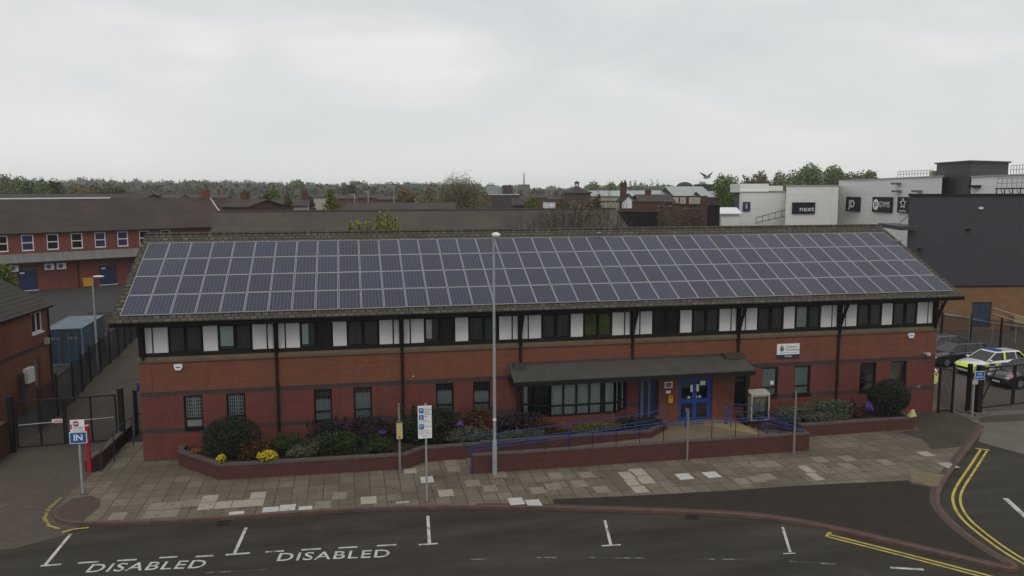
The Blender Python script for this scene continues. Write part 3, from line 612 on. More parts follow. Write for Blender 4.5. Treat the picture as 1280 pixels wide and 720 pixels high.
# solar panels
CW, CH = 1.01, 1.6057; PXL, PYL, PZL = -.506, -.45, 6.569
def panel_proto():
    t = thing('solar_panel', '', 'solar panel', (0, 0, 0))
    t.rotation_euler = (R(25.09), 0, 0)
    a, b = .965, 1.560
    g = MB(); g.box(.02, a+.0-.005, .02, b-.005, -.035, -.004); g.build('cell_sheet', 'cells', t)
    g = MB(); f = .022
    g.box(0, f, 0, b+.01, -.04, 0); g.box(a-.010, a+.012, 0, b+.01, -.04, 0); g.box(f, a-.012, 0, f, -.04, 0); g.box(f, a-.012, b-.015, b+.013, -.04, 0); g.build('frame', 'panel_frame', t)
    return t
pp = panel_proto(); RN = ['bottom', 'second lowest', 'second highest', 'top']
def nth(k, n=40):
    if k < 20: return ORD[k]+' from the left end'
    return ORD[n-1-k]+' from the right end'
for j in range(4):
    for i in range(40):
        o = pp if (i, j) == (0, 0) else copy_tree(pp)
        y = PYL+j*CH*CA_; o.location = (PXL+i*CW+.01, y, PZL+j*CH*SA_+.012+random.uniform(-.004, .004))
        o.rotation_euler = (R(25.09+random.uniform(-.22, .22)), R(random.uniform(-.2, .2)), 0)
        o['label'] = '%s row solar panel, %s of the array' % (RN[j], nth(i)); o['group'] = 'solar panels covering the police station roof'
# porch roof over the entrance
g = MB(); cx0, cx1, cyf, cyb, zf_, zb_ = 16.35, 28.35, -1.42, -.02, 3.10, 3.62
slope(g, cx0, cx1, cyf, cyb, zf_, zb_, .06)
rp = g.build('porch_roof', 'porch_roof', ST)
g = MB(); g.box(cx0, cx1, cyf-.02, cyf+.03, 2.84, 3.06); g.box(cx0, cx0+.04, cyf, -.01, 2.86, 3.03); g.box(cx1-.04, cx1, cyf, -.01, 2.86, 3.03); g.box(cx0+.04, cx1-.04, cyf+.03, -.01, 2.86, 2.90)
g.build('fascia', 'timber', rp)
g = MB(); g.box(cx0+.2, cx0+.75, -.55, -.02, 3.45, 3.70); g.box(cx1-1.15, cx1-.1, -.50, -.02, 3.48, 3.72); g.box(cx0+.75, cx1-1.15, -.12, -.02, 3.585, 3.68); g.build('lead_flashing', 'slate', rp)
for x in (16.55, 27.98):
    g = MB(); g.box(x-.06, x+.06, -1.36, -1.24, .3 if x > 20 else 0, 2.85); g.build('porch_post', 'timber', ST)
# bay window under the porch
BP = [(16.95, 0), (18.25, -.72), (21.45, -.72), (22.25, 0)]
g = MB(); g.prism([(x, y) for x, y in BP], 0, 1.16); g.build('bay_plinth', 'brick_lo', ST)
bw = MB(); seg = []
def along(a, b, t): return (a[0]+(b[0]-a[0])*t, a[1]+(b[1]-a[1])*t)
for (a, b, n) in ((BP[0], BP[1], 2), (BP[1], BP[2], 5), (BP[2], BP[3], 2)):
    for i in range(n+1):
        p = along(a, b, i/n); bw.box(p[0]-.04, p[0]+.04, p[1]-.03, p[1]+.05, 1.16, 2.86)
    for z in (1.20, 1.66, 2.78): bw.beam((a[0], a[1]+.01, z), (b[0], b[1]+.01, z), .07, .07)
bay = bw.build('bay_window', 'black', ST)
g = MB(); cu_ = MB(); rm = MB()
for ai, (a, b, n) in enumerate(((BP[0], BP[1], 2), (BP[1], BP[2], 5), (BP[2], BP[3], 2))):
    g.add([(a[0], a[1]+.02, 1.2), (b[0], b[1]+.02, 1.2), (b[0], b[1]+.02, 2.8), (a[0], a[1]+.02, 2.8)], [(0, 1, 2, 3)])
    if ai == 1:
        for k in range(90):
            x, x2 = a[0]+.05+(b[0]-a[0]-.1)*k/90, a[0]+.05+(b[0]-a[0]-.1)*(k+1)/90
            if .78 < (k/90) < .86: continue
            cu_.add([(x, -.62+(.03 if k % 2 else 0), 1.2), (x2, -.62+(0 if k % 2 else .03), 1.2), (x2, -.62+(0 if k % 2 else .03), 2.72), (x, -.62+(.03 if k % 2 else 0), 2.72)], [(0, 1, 2, 3)])
    elif ai == 2:
        for k in (1, 4): cu_.beam((along(a, b, k/6)[0], along(a, b, k/6)[1]+.1, 1.2), (along(a, b, k/6)[0], along(a, b, k/6)[1]+.1, 2.75), .12, .02)
    else: cu_.beam((along(a, b, .2)[0], along(a, b, .2)[1]+.14, 1.2), (along(a, b, .2)[0], along(a, b, .2)[1]+.14, 2.75), .18, .02)
g.build('pane', 'glass', bay); cu_.build('curtain', 'curtain', bay)
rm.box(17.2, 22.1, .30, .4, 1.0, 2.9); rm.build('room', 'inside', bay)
# entrance doors and piers
for a, b in ((23.92, 24.97), (26.76, 27.92)):
    g = MB(); g.box(a, b, -.12, -.002, 0, 2.84); g.build('entrance_pier', 'brick_up', ST)
g = MB(); x0, x1 = 24.98, 26.74; xm = (x0+x1)/2
g.box(x0, x0+.10, .02, .14, .36, 2.75); g.box(x1-.10, x1, .02, .14, .36, 2.75); g.box(x0+.1, x1-.1, .02, .14, 2.62, 2.75); g.box(x0+.1, x1-.1, .02, .14, 2.40, 2.46)
dr = g.build('entrance_door', 'blue', ST)
for a, b in ((x0+.10, xm-.005), (xm+.005, x1-.10)):
    g = MB(); frame(g, a, b, .38, 2.40, .04, .10, .085); g.box(a+.085, b-.085, .04, .10, 1.22, 1.42); g.build('door_leaf', 'blue', dr)
g = MB(); g.box(x0+.1, x1-.1, .065, .075, .45, 2.62); g.build('pane', 'glass', dr)
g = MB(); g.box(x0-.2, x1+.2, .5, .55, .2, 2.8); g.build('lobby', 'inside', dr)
g = MB()
for a, z, w_, h_ in ((xm-.22, 1.78, .14, .36), (xm+.10, 1.80, .14, .36), (xm+.30, 2.10, .28, .22), (xm-.36, 1.46, .14, .10), (xm-.10, 1.45, .10, .15), (xm+.03, 1.45, .10, .15), (xm+.22, 1.47, .14, .10)): g.box(a, a+w_, .05, .056, z, z+h_)
g.build('door_notice', 'signwhite', dr)
g = MB(); g.tube([(xm-.5, -.0, .95), (xm-.42, -.12, 1.0), (xm-.38, -.12, .75), (xm-.38, .0, .6)], .018); g.build('handle', 'galv', dr)
g = MB(); g.box(22.9, 23.9, .16, .22, .36, 2.75); sd_ = g.build('side_door', 'navy', ST)
g = MB(); g.box(23.05, 23.2, .135, .158, .6, 2.6); g.box(23.45, 23.55, .135, .158, .6, 2.6); g.build('door_strip', 'signgrey', sd_)
g = MB(); frame(g, 28.0, 28.75, .9, 2.7, .08, .16, .07); g.build('side_window', 'black', ST)
g = MB(); g.box(28.0, 28.75, .17, .2, .9, 2.7); g.build('side_pane', 'glassdark', ST)
# small fittings on the brickwork
def alarm(x, z):
    t = thing('alarm_box', '', 'alarm box', (x, -.0, z)); g = MB()
    pr = [(-.17, .13), (.17, .13), (.17, -.02), (.10, -.13), (-.10, -.13), (-.17, -.02)]
    g.extrude([(x_, z_) for x_, z_ in pr], (x, -.10, z), (x, -.002, z), 0, (1, 0, 0)); g.build('case', 'signwhite', t)
    g = MB(); g.box(x-.10, x+.10, -.104, -.1005, z-.03, z+.03); g.build('badge', 'signgrey', t); return t
alarm(1.64, 4.16)['label'] = 'white alarm box on the brick near the left end of the station'
alarm(37.86, 4.20)['label'] = 'white alarm box on the brick above the right end windows'
t = thing('security_camera', 'white dome camera on the brick near the right corner of the station', 'security camera', (38.79, -.1, 3.19))
g = MB(); g.beam((38.72, -.002, 3.22), (38.72, -.22, 3.26), .05, .05); g.build('bracket', 'white', t)
g = MB(); g.ball((38.82, -.24, 3.18), (.12, .12, .12)); g.build('dome', 'offwhite', t, True)
g = MB(); g.ball((11.87, -.05, 3.25), (.05, .05, .05), 8, 6); single('bulkhead_light', g, 'offwhite', 'tiny round white lamp on the brick right of the second downpipe', 'wall light', smooth=True)
g = MB(); g.box(38.42, 38.50, -.02, -.001, 1.36, 1.48); g.box(38.54, 38.62, -.02, -.001, 1.36, 1.48); single('air_vent', g, 'galvdark', 'pair of small grey vents low on the right end wall', 'air vent')
g = MB(); g.box(38.03, 38.13, -.04, -.001, 2.50, 2.78); single('intercom_panel', g, 'coping', 'narrow grey intercom box right of the last ground floor window', 'intercom')
# conduits
g = MB(); g.box(.50, .52, -.02, -.001, .02, 4.38); g.build('conduit', 'brick_up', ST); g = MB(); g.box(28.70, 28.78, -.09, -.001, 1.9, 3.2); g.build('black_duct', 'black', ST)
g = MB(); g.box(-1.0, -.06, 3.6, 5.6, 2.6, 2.72); g.box(-1.0, -.06, 3.6, 3.65, 2.35, 2.6); g.box(-1.0, -.95, 3.65, 5.6, 2.35, 2.6); g.build('side_porch', 'navy', ST)
g = MB(); g.box(-.9, -.03, 4.2, 5.4, 0, 2.34); g.build('side_lobby', 'brick_lo', ST)
# notices by the entrance
g = MB(); g.box(24.20, 24.60, -.15, -.121, 2.10, 2.40); o = single('plaque', g, 'signwhite', 'white framed green plaque, topmost on the brick left of the door', 'plaque')
g = MB(); g.box(24.25, 24.55, -.155, -.1505, 2.14, 2.36); g.build('plaque_face', 'lean_to', o)
g = MB(); g.box(24.28, 24.52, -.14, -.121, 1.82, 1.96); single('notice_plate', g, 'signwhite', 'small white plate under the framed plaque beside the blue doors', 'notice')
t = thing('letter_box', 'yellow box on the brick left of the blue entrance doors', 'box', (24.5, -.2, 1.4)); g = MB(); g.box(24.38, 24.60, -.24, -.121, 1.36, 1.74); g.build('case', 'yellow', t)
g = MB(); g.box(24.41, 24.57, -.245, -.2405, 1.62, 1.66); g.build('slot', 'black', t)
# the station's name board
t = thing('station_sign', 'white and navy station name board on the brick above the porch end', 'sign', (30.86, -.05, 3.3)); g = MB(); g.box(30.24, 31.48, -.05, -.001, 3.49, 4.04); bd = g.build('board', 'signwhite', t)
g = MB(); g.box(30.24, 31.48, -.05, -.001, 3.30, 3.488); g.build('navy_strip', 'navy', t)
g = MB(); g.ball((30.50, -.052, 3.78), (.10, .006, .12), 14, 10); g.box(30.46, 30.54, -.058, -.0501, 3.89, 3.97)
for k in range(8): a = 2*PI*k/8; g.box(30.50+math.cos(a)*.11-.02, 30.50+math.cos(a)*.11+.02, -.056, -.0502, 3.78+math.sin(a)*.13-.02, 3.78+math.sin(a)*.13+.02)
g.build('crest', 'signgrey', t)
text('Cheshire', 'lettering', 'signgrey', t, (30.70, -.054, 3.88), .16, align='LEFT', ext=.003); text('Constabulary', 'lettering', 'signgrey', t, (30.70, -.054, 3.73), .145, align='LEFT', ext=.003)
g = MB(); g.box(30.36, 31.36, -.053, -.0501, 3.57, 3.585); g.build('rule', 'signgrey', t); text('WIDNES', 'lettering', 'signwhite', t, (30.86, -.054, 3.395), .11, ext=.003)

M['asphalt_old'] = plain('older_asphalt_patch', [(.027, .023, .018), (.037, .032, .025), (.050, .044, .035)], .8, .9, .4, detail=12)
# repairs, cracks, gullies and litter on the ground
g = MB(); g.sheet([(6.2, -8.2), (10.6, -8.6), (10.5, -9.3), (6.1, -9.0)], -.0958); g.sheet([(24.4, -15.0), (26.2, -17.0), (22.5, -17.0), (22.2, -15.2)], -.0958); struct('worn_road_patch', g, 'asphalt_old')
def crack(g, x, y, a, n, z, w=.022):
    p = (x, y)
    for i in range(n):
        a += random.gauss(0, .35); q = (p[0]+math.cos(a)*.28, p[1]+math.sin(a)*.28); line(g, *p, *q, w*random.uniform(.5, 1.2), z); p = q
g = MB()
for x, y, a, n in ((3, -9, .1, 18), (9, -9.6, -.2, 16), (14, -11.8, .2, 20), (19, -11.2, -.4, 22), (24.5, -13.6, -.9, 14), (32.5, -11.5, .6, 16), (6.5, -11.3, .1, 16), (35.0, -9.3, .4, 12)): crack(g, x, y, a, n, -.0948)
for x, y, a, n in ((22, -9.2, -.3, 20), (26.5, -10.5, -.7, 18), (29.0, -12.5, 1.2, 10)): crack(g, x, y, a, n, .0062)
struct('tarmac_cracks', g, 'soil')
g = MB()
for x, y, r_ in ((4.4, -7.52, 0), (21.2, -10.42, -.35)):
    b_ = MB()
    for k in range(7): b_.box(x-.22+k*.065, x-.19+k*.065, y-.19, y+.19, -.099, -.088)
    b_.box(x-.25, x+.27, y-.22, y-.19, -.099, -.087); b_.box(x-.25, x+.27, y+.19, y+.22, -.099, -.087); b_.rot(r_, (x, y)); g.add(b_.v, b_.f)
struct('gully_grate', g, 'timber')
def litter(paths, n, z, mat, size, name):
    g = MB()
    for _ in range(n):
        a, b, wd = random.choice(paths); t_ = random.random(); x = a[0]+(b[0]-a[0])*t_+random.gauss(0, wd); y = a[1]+(b[1]-a[1])*t_-abs(random.gauss(0, wd)); r_ = random.uniform(.4, 1)*size; c_ = random.random()*6.3
        g.add([(x+r_*math.cos(c_), y+r_*math.sin(c_), z+.004+random.random()*.01), (x+r_*.5*math.cos(c_+2), y+r_*.5*math.sin(c_+2), z+.003), (x-r_*math.cos(c_), y-r_*math.sin(c_), z+.006+random.random()*.012), (x+r_*.5*math.cos(c_-2), y+r_*.5*math.sin(c_-2), z+.003)], [(0, 1, 2, 3)])
    o = g.build(name, mat); tag(o, 'small dead leaves and moss along the wall feet and kerb', 'leaf litter', kind='stuff')
WP = [((.1, -.02), (1.5, -.02), .05), ((1.6, -.9), (3.7, -3.2), .06), ((3.7, -3.22), (11.2, -3.36), .06), ((11.2, -3.36), (12.1, -2.6), .05), ((12.1, -2.6), (13.9, -2.55), .05), ((14, -4.55), (29.4, -4.58), .07), ((29.6, -2.68), (36.4, -2.68), .06), ((-1.7, -1.0), (-1.3, 2.5), .05)]
litter(WP, 2600, 0, 'leaf_brown', .032, 'leaf_litter'); litter([((.5, -7.08), (8, -7.45), .05), ((8, -7.5), (15, -8.5), .05), ((15, -8.5), (24, -11.4), .05)], 700, -.097, 'leaf_brown', .03, 'leaf_litter')
g = MB()
for _ in range(220):
    x = random.uniform(-.3, 34); y = random.uniform(-8.0, -4.9)
    if y < -7.2-.012*x*x*.6+.3 and x > 10: pass
    if y < -7.0 and x < 14: continue
    if x > 16 and y < -7.7: continue
    r_ = random.uniform(.018, .045); k_ = random.random()*6; g.sheet([(x+r_*math.cos(k_+q*1.05)*random.uniform(.7, 1.2), y+r_*math.sin(k_+q*1.05)) for q in range(6)], .0118)
struct('gum_spots', g, 'soil')
# ================================================================== FRONT WALLS, RAMP, RAILS
def wall_run(pts, z0, z1, th, name, label, cap=.09, cat='wall', group=None, closed=False):
    t = thing(name, label, cat, (pts[0][0], pts[0][1], 0), group); g = MB(); c = MB(); B = offset_poly(pts, th)
    for i in range(len(pts)-1):
        q = [pts[i], pts[i+1], B[i+1], B[i]]; g.prism(q, z0, z1-cap)
    A2 = offset_poly(pts, -.025); B2 = offset_poly(pts, th+.025)
    for i in range(len(pts)-1): c.prism([A2[i], A2[i+1], B2[i+1], B2[i]], z1-cap, z1)
    g.build('brickwork', 'brick_wall', t); c.build('coping', 'coping', t); return t
PLZ = .66
wall_run([(1.55, -.02), (1.60, -.85), (3.65, -3.14), (7.14, -3.22), (11.2, -3.34), (12.1, -2.58), (14.6, -2.52)], -.05, PLZ, .23, 'planter_wall', 'long low red brick planter wall under the left windows, with a cut corner')
wall_run([(30.2, -2.66), (33.6, -2.62), (36.35, -2.62), (36.35, -.02)], -.05, .62, .23, 'planter_wall', 'low red brick planter wall right of the entrance steps')
wall_run([(14.6, -2.52), (22.6, -2.42), (23.9, -1.3), (23.9, -.125)], -.05, .72, .2, 'planter_wall', 'low brick wall behind the ramp, below the bay window')
wall_run([(28.15, -.125), (28.15, -1.0), (30.2, -1.55), (30.2, -2.66)], -.05, .60, .2, 'planter_wall', 'short low brick wall beside the cream cabinet')
g = MB(); g.sheet([(1.8, -.01), (1.85, -.8), (3.75, -2.92), (7.14, -3.0), (11.1, -3.1), (12.0, -2.35), (14.6, -2.3), (22.5, -2.2), (23.7, -1.2), (23.7, -.13), (16.9, -.01)], .52)
g.sheet([(28.35, -.01), (28.35, -.85), (30.4, -1.4), (30.42, -2.44), (36.15, -2.4), (36.15, -.01)], .50); tag(g.build('planting_bed', 'soil'), kind='structure')
wall_run([(13.95, -4.52), (29.45, -4.56), (29.47, -3.9)], -.05, .82, .22, 'ramp_wall', 'long straight red brick wall along the front of the entrance ramp', .07)
g = MB(); g.add([(13.98, -4.28, .02), (13.98, -2.5, .02), (22.2, -2.42, .36), (22.2, -4.28, .36), (13.98, -4.28, -.05), (13.98, -2.5, -.05), (22.2, -2.42, -.05), (22.2, -4.28, -.05)], [(0, 3, 2, 1), (0, 1, 5, 4), (4, 5, 6, 7), (0, 4, 7, 3), (1, 2, 6, 5)])
g.prism([(22.2, -4.28), (27.9, -4.3), (27.9, -1.2), (27.9, .15), (23.92, .15), (23.92, -1.25), (22.6, -2.42), (22.2, -2.42)], -.05, .36)
g.prism([(27.9, -4.28), (28.25, -4.28), (28.25, -1.0), (27.9, -1.0)], -.05, .24); g.prism([(28.25, -4.28), (28.6, -4.28), (28.6, -1.2), (28.25, -1.1)], -.05, .12)
struct('entrance_ramp', g, 'landing')
g = MB(); g.sheet([(26.3, -.2), (27.6, -.6), (27.85, -1.4), (27.85, -3.0), (26.9, -2.0), (26.0, -.9)], .365); struct('sandy_patch', g, 'sand')
def rail(name, label, pts_top, dz, posts, mat='bluerail', r=.021, base=None, postmat='black', lower=True, pr=.018):
    t = thing(name, label, 'handrail', tuple(pts_top[0])); g = MB(); g.tube([Vector(p) for p in pts_top], r); g.build('top_rail', mat, t)
    if lower:
        g = MB(); low = [Vector(p)-Vector((0, 0, dz)) for p in pts_top]; g.tube(low, r*.85)
        for p, q in ((pts_top[0], low[0]),): g.tube([Vector(p), Vector(p)+Vector((-.12, 0, -dz*.35)), Vector(p)+Vector((-.12, 0, -dz*.7)), q], r*.85)
        g.build('lower_rail', mat, t)
    for (x, y, z, zt) in posts:
        g = MB(); g.cyl((x, y, z), (x, y, zt), pr, None, 8); g.build('post', postmat, t)
    return t
def lerp_path(pts, x):
    for a, b in zip(pts[:-1], pts[1:]):
        if min(a[0], b[0]) <= x <= max(a[0], b[0]): f = (x-a[0])/(b[0]-a[0]); return a[2]+(b[2]-a[2])*f
    return pts[-1][2]
P1 = [(13.94, -4.46, 1.12), (19.17, -4.46, 1.47), (22.4, -4.46, 1.69), (27.6, -4.46, 1.64), (28.6, -4.46, 1.17), (29.25, -4.46, .95)]
rail('handrail', 'blue handrail on thin black posts along the front ramp wall', P1, .12, [(x, -4.46, .80, lerp_path(P1, x)) for x in (15.0, 16.05, 17.1, 18.15, 19.2, 20.26, 21.34, 22.43, 23.56, 24.71, 25.85, 26.97, 28.1)])
P1b = [(13.94, -4.40, 1.02), (13.94, -4.40, .0)]
t = thing('rail_end_post', 'blue post at the low left end of the ramp wall', 'post', (13.9, -4.45, 0)); g = MB(); g.cyl((13.88, -4.50, 0), (13.88, -4.50, 1.1), .03); g.build('shaft', 'bluerail', t)
P2 = [(13.93, -2.7, 1.02), (19.73, -2.68, 1.42), (22.57, -2.62, 1.62), (23.6, -1.75, 1.62)]
rail('handrail', 'double blue handrail climbing behind the ramp below the bay window', P2, .38, [(x, -2.66, .1, lerp_path(P2, x)-.02) for x in (15.4, 17.0, 18.6, 20.2, 21.8)], postmat='bluerail')
P3 = [(26.9, -1.7, 1.55), (27.95, -1.7, 1.45), (29.7, -2.2, .85), (30.1, -2.3, .85)]
rail('handrail', 'double blue handrail going down the steps before the cream cabinet', P3, .36, [(27.0, -1.7, .36, 1.5), (28.6, -1.9, .12, 1.2), (29.75, -2.2, 0, .84)], postmat='bluerail', pr=.024)
P4 = [(27.6, -3.9, 1.2), (28.9, -3.9, .84), (29.35, -3.9, .84)]
rail('handrail', 'short blue handrail at the right end of the ramp wall', P4, .3, [(27.7, -3.9, .36, 1.15), (29.2, -3.9, 0, .82)], postmat='bluerail', pr=.024)
for x, l in ((25.0, 'blue bollard left of the entrance doors'), (27.1, 'blue bollard right of the entrance doors')):
    t = thing('bollard', l, 'bollard', (x, -1.0, .36)); g = MB(); g.cyl((x, -1.0, .36), (x, -1.0, 1.15), .045); g.build('shaft', 'blue', t); g = MB(); g.cyl((x, -1.0, .365), (x, -1.0, .40), .10); g.build('foot', 'blue', t)
    g = MB(); g.ball((x, -1.0, 1.16), (.045, .045, .03), 10, 6); g.build('cap', 'galv', t)
# cream cabinet
t = thing('meter_cabinet', 'cream framed glazed cabinet beside the porch post', 'cabinet', (28.75, -1.0, .5)); g = MB()
for x in (28.28, 29.20):
    for y in (-1.28, -.78): g.box(x-.03, x+.03, y-.03, y+.03, .5, 1.80)
g.box(28.31, 29.17, -1.31, -1.25, .5, .56); g.box(28.31, 29.17, -1.31, -1.25, 1.74, 1.80); g.build('frame', 'offwhite', t)
g = MB(); g.add([(28.24, -1.33, 1.802), (29.24, -1.33, 1.802), (29.24, -.70, 1.90), (28.24, -.70, 1.90), (28.24, -1.33, 1.85), (29.24, -1.33, 1.85), (29.28, -.70, 1.96), (28.2, -.70, 1.96)], [(0, 3, 2, 1), (4, 5, 6, 7), (0, 1, 5, 4), (1, 2, 6, 5), (2, 3, 7, 6), (3, 0, 4, 7)]); g.build('roof', 'offwhite', t)
g = MB(); g.box(28.31, 29.17, -1.12, -.76, .5, 1.74); g.box(28.26, 28.28, -1.25, -.80, .56, 1.74); g.box(29.20, 29.22, -1.25, -.80, .56, 1.74); g.build('back', plain('pale_green_grey', [(.24, .26, .19), (.33, .34, .26)], 2, .8), t)
g = MB(); g.box(28.78, 28.98, -1.2, -1.122, .9, 1.55); g.box(28.50, 28.779, -1.18, -1.122, 1.40, 1.55); g.build('pipe_box', 'offwhite', t); g = MB(); g.box(28.31, 29.17, -1.27, -1.26, .565, 1.735); g.build('pane', 'glass', t)
g = MB()
for q0, q1 in (((.0, .0), (.10, .30)), ): pass
g.add([(36.05, -2.66, .625), (36.46, -2.66, .40), (36.50, -2.35, .40), (36.10, -2.35, .625), (36.24, -2.56, .98), (36.34, -2.56, .99), (36.36, -2.46, .97), (36.25, -2.46, .96), (36.44, -2.66, .66), (36.48, -2.35, .66)],
      [(0, 8, 5, 4), (8, 9, 6, 5), (9, 3, 7, 6), (3, 0, 4, 7), (4, 5, 6, 7), (8, 1, 2, 9), (0, 3, 9, 8), (1, 8, 9, 2)])
single('caution_board', g, 'boxyellow', 'pale yellow folded hazard board at the right end of the planter wall', 'hazard board')

# ================================================================== POSTS, LAMPS AND SIGNS ON THE FOOTWAY
t = thing('street_lamp', 'tall grey street lamp standing before the ramp wall', 'street lamp', (14.86, -4.72, 0)); x, y = 14.86, -4.72
g = MB(); g.cyl((x, y, 0), (x, y, 1.35), .105, .10, 16); g.cyl((x, y, 1.35), (x, y, 1.5), .10, .07, 16); g.cyl((x, y, 1.5), (x, y, 9.95), .068, .048, 14); g.build('column', 'galv', t)
g = MB(); g.box(x-.05, x+.05, y-.112, y-.09, .45, 1.0); g.build('access_door', 'galv', t)
g = MB(); g.cyl((x, y, 9.9), (x, y-.35, 10.02), .035); g.build('arm', 'galv', t)
g = MB(); g.ball((x, y-.55, 10.06), (.17, .36, .10), 14, 8); g.build('lantern', 'white', t, True)
g = MB(); g.ball((x, y-.58, 9.99), (.13, .26, .07), 12, 6); g.build('lens', 'lamp', t, True)
g = MB(); g.cyl((x, y, 2.3), (x, y, 2.42), .072, None, 14); g.build('band', 'white', t)
def signpost(name, label, x, y, h, r=.038, mat='galv'):
    t = thing(name, label, 'sign', (x, y, 0)); g = MB(); g.cyl((x, y, 0), (x, y, h), r, None, 12); g.build('post', mat, t)
    g = MB(); g.cyl((x, y, .0), (x, y, .03), r*2.2, None, 12); g.build('foot', 'coping', t); return t
x, y = 11.78, -7.20; t = signpost('parking_sign', 'white parking sign with blue squares on a thin grey post by the kerb', x, y, 3.85)
g = MB(); g.box(x-.30, x+.22, y-.075, y-.05, 2.52, 3.78); g.build('board', 'signwhite', t)
for z, s in ((3.60, 'P'), (3.34, 'd'), (2.98, 'P')):
    g = MB(); g.box(x-.255, x-.085, y-.081, y-.0755, z-.10, z+.10); sq = g.build('blue_square', 'signblue', t)
    if s == 'P': text('P', 'lettering', 'signwhite', sq, (x-.17, y-.083, z), .18, ext=.002)
    else:
        g = MB(); g.ball((x-.175, y-.083, z+.06), (.018, .003, .018), 8, 6); g.beam((x-.175, y-.083, z+.04), (x-.165, y-.083, z-.01), .004, .02); g.beam((x-.165, y-.083, z-.01), (x-.12, y-.083, z-.07), .004, .02)
        g.tube([(x-.19, y-.083, z+.01), (x-.215, y-.083, z-.04), (x-.18, y-.083, z-.08), (x-.14, y-.083, z-.05)], .006, 5); g.build('wheelchair_mark', 'signwhite', sq)
for s, z, sz in (('Disabled', 3.64, .085), ('badge', 3.55, .085), ('holders', 3.46, .085), ('only', 3.37, .085), ('2 hours', 2.99, .085)): text(s, 'lettering', 'signgrey', t, (x-.06, y-.078, z), sz, align='LEFT', ext=.002)
for s, z in (('No return', 2.82), ('within 1 hour', 2.73)): text(s, 'lettering', 'signgrey', t, (x-.04, y-.078, z), .075, ext=.002)
g = MB(); g.box(x-.27, x+.19, y-.078, y-.0755, 3.16, 3.172)
for z in (3.24, 2.62): g.box(x-.10, x+.02, y-.079, y-.0755, z-.008, z+.008); g.add([(x-.10, y-.079, z-.025), (x-.10, y-.079, z+.025), (x-.145, y-.079, z)], [(0, 1, 2)])
g.build('arrow_mark', 'signgrey', t)
x, y = 10.99, -3.50; t = thing('marker_post', 'slim brown post carrying a pale yellow box before the planter wall', 'post', (x, y, 0)); g = MB(); g.cyl((x, y, 0), (x, y, 2.92), .055, .045, 12); g.build('shaft', 'galvdark', t)
g = MB(); g.box(x-.125, x+.125, y-.13, y-.06, 1.42, 2.12); g.build('box', 'boxyellow', t); g = MB(); g.box(x-.14, x+.14, y-.14, y-.05, 2.12, 2.17); g.build('lid', 'coping', t)
g = MB(); g.ball((x, y-.132, 1.52), (.035, .01, .035), 8, 6); g.build('badge', 'black', t)
for (x, y, h, l) in ((23.43, -4.78, 2.32, 'short bare steel post before the ramp wall opposite the entrance doors'), (28.51, -4.86, 2.95, 'taller bare steel post at the right end of the ramp wall')):
    t = thing('steel_post', l, 'post', (x, y, 0)); g = MB(); g.cyl((x, y, 0), (x, y, h), .045 if h < 2.5 else .055, .038, 12); g.build('shaft', 'galvdark', t); g = MB(); g.cyl((x, y, h), (x, y, h+.03), .045); g.build('cap', 'coping', t)
x, y = -1.41, -3.70; t = signpost('entry_sign', 'blue IN sign under a white no entry notice on a grey post by the drive', x, y, 3.0, .045)
g = MB(); g.box(x-.31, x+.31, y-.085, y-.05, 2.08, 2.54); g.build('border', 'signwhite', t); g = MB(); g.box(x-.285, x+.285, y-.09, y-.0855, 2.105, 2.515); bl = g.build('blue_plate', 'signblue', t)
text('IN', 'lettering', 'signwhite', bl, (x, y-.093, 2.31), .34, ext=.002, off=.008)
g = MB(); g.box(x-.26, x+.25, y-.085, y-.05, 2.56, 3.02); wp = g.build('white_plate', 'signwhite', t)
g = MB(); g.cyl((x-.05, y-.0851, 2.87), (x-.05, y-.089, 2.87), .115, None, 24); g.build('red_disc', plain('faded_maroon', (.30, .05, .12), 4, .5) , wp)
g = MB(); g.box(x-.14, x+.04, y-.092, y-.0895, 2.85, 2.89); g.build('white_bar', 'signwhite', wp)
g = MB(); g.box(x-.25, x-.20, y-.088, y-.0855, 2.66, 2.86); g.build('red_bar', 'red', wp)
text('AUTHORISED', 'lettering', 'signgrey', wp, (x+.02, y-.088, 2.71), .065, ext=.002); text('VEHICLES ONLY', 'lettering', 'signgrey', wp, (x+.02, y-.088, 2.63), .05, ext=.002)
x, y = 40.57, -1.55; t = signpost('exit_sign', 'small blue sign with a white notice on a grey post before the right gate', x, y, 2.75)
g = MB(); g.box(x-.05, x+.52, y-.07, y-.045, 2.05, 2.50); g.build('border', 'signwhite', t); g = MB(); g.box(x-.03, x+.50, y-.075, y-.0705, 2.07, 2.48); bl = g.build('blue_plate', 'signblue', t)
text('NO', 'lettering', 'signwhite', bl, (x+.235, y-.078, 2.36), .15, ext=.002); text('ENTRY', 'lettering', 'signwhite', bl, (x+.235, y-.078, 2.19), .14, ext=.002)
g = MB(); g.box(x-.16, x+.16, y-.068, y-.042, 1.82, 2.03); g.build('white_plate', 'offwhite', t)
t = thing('red_marker_post', 'bright red post at the end of the low drive wall', 'post', (-2.02, -.2, .2)); g = MB(); g.box(-1.98, -1.84, -1.12, -.98, .0, 2.02); g.build('shaft', 'red', t); g = MB(); g.box(-1.99, -1.83, -1.13, -.97, 2.02, 2.05); g.build('cap', 'pink', t)

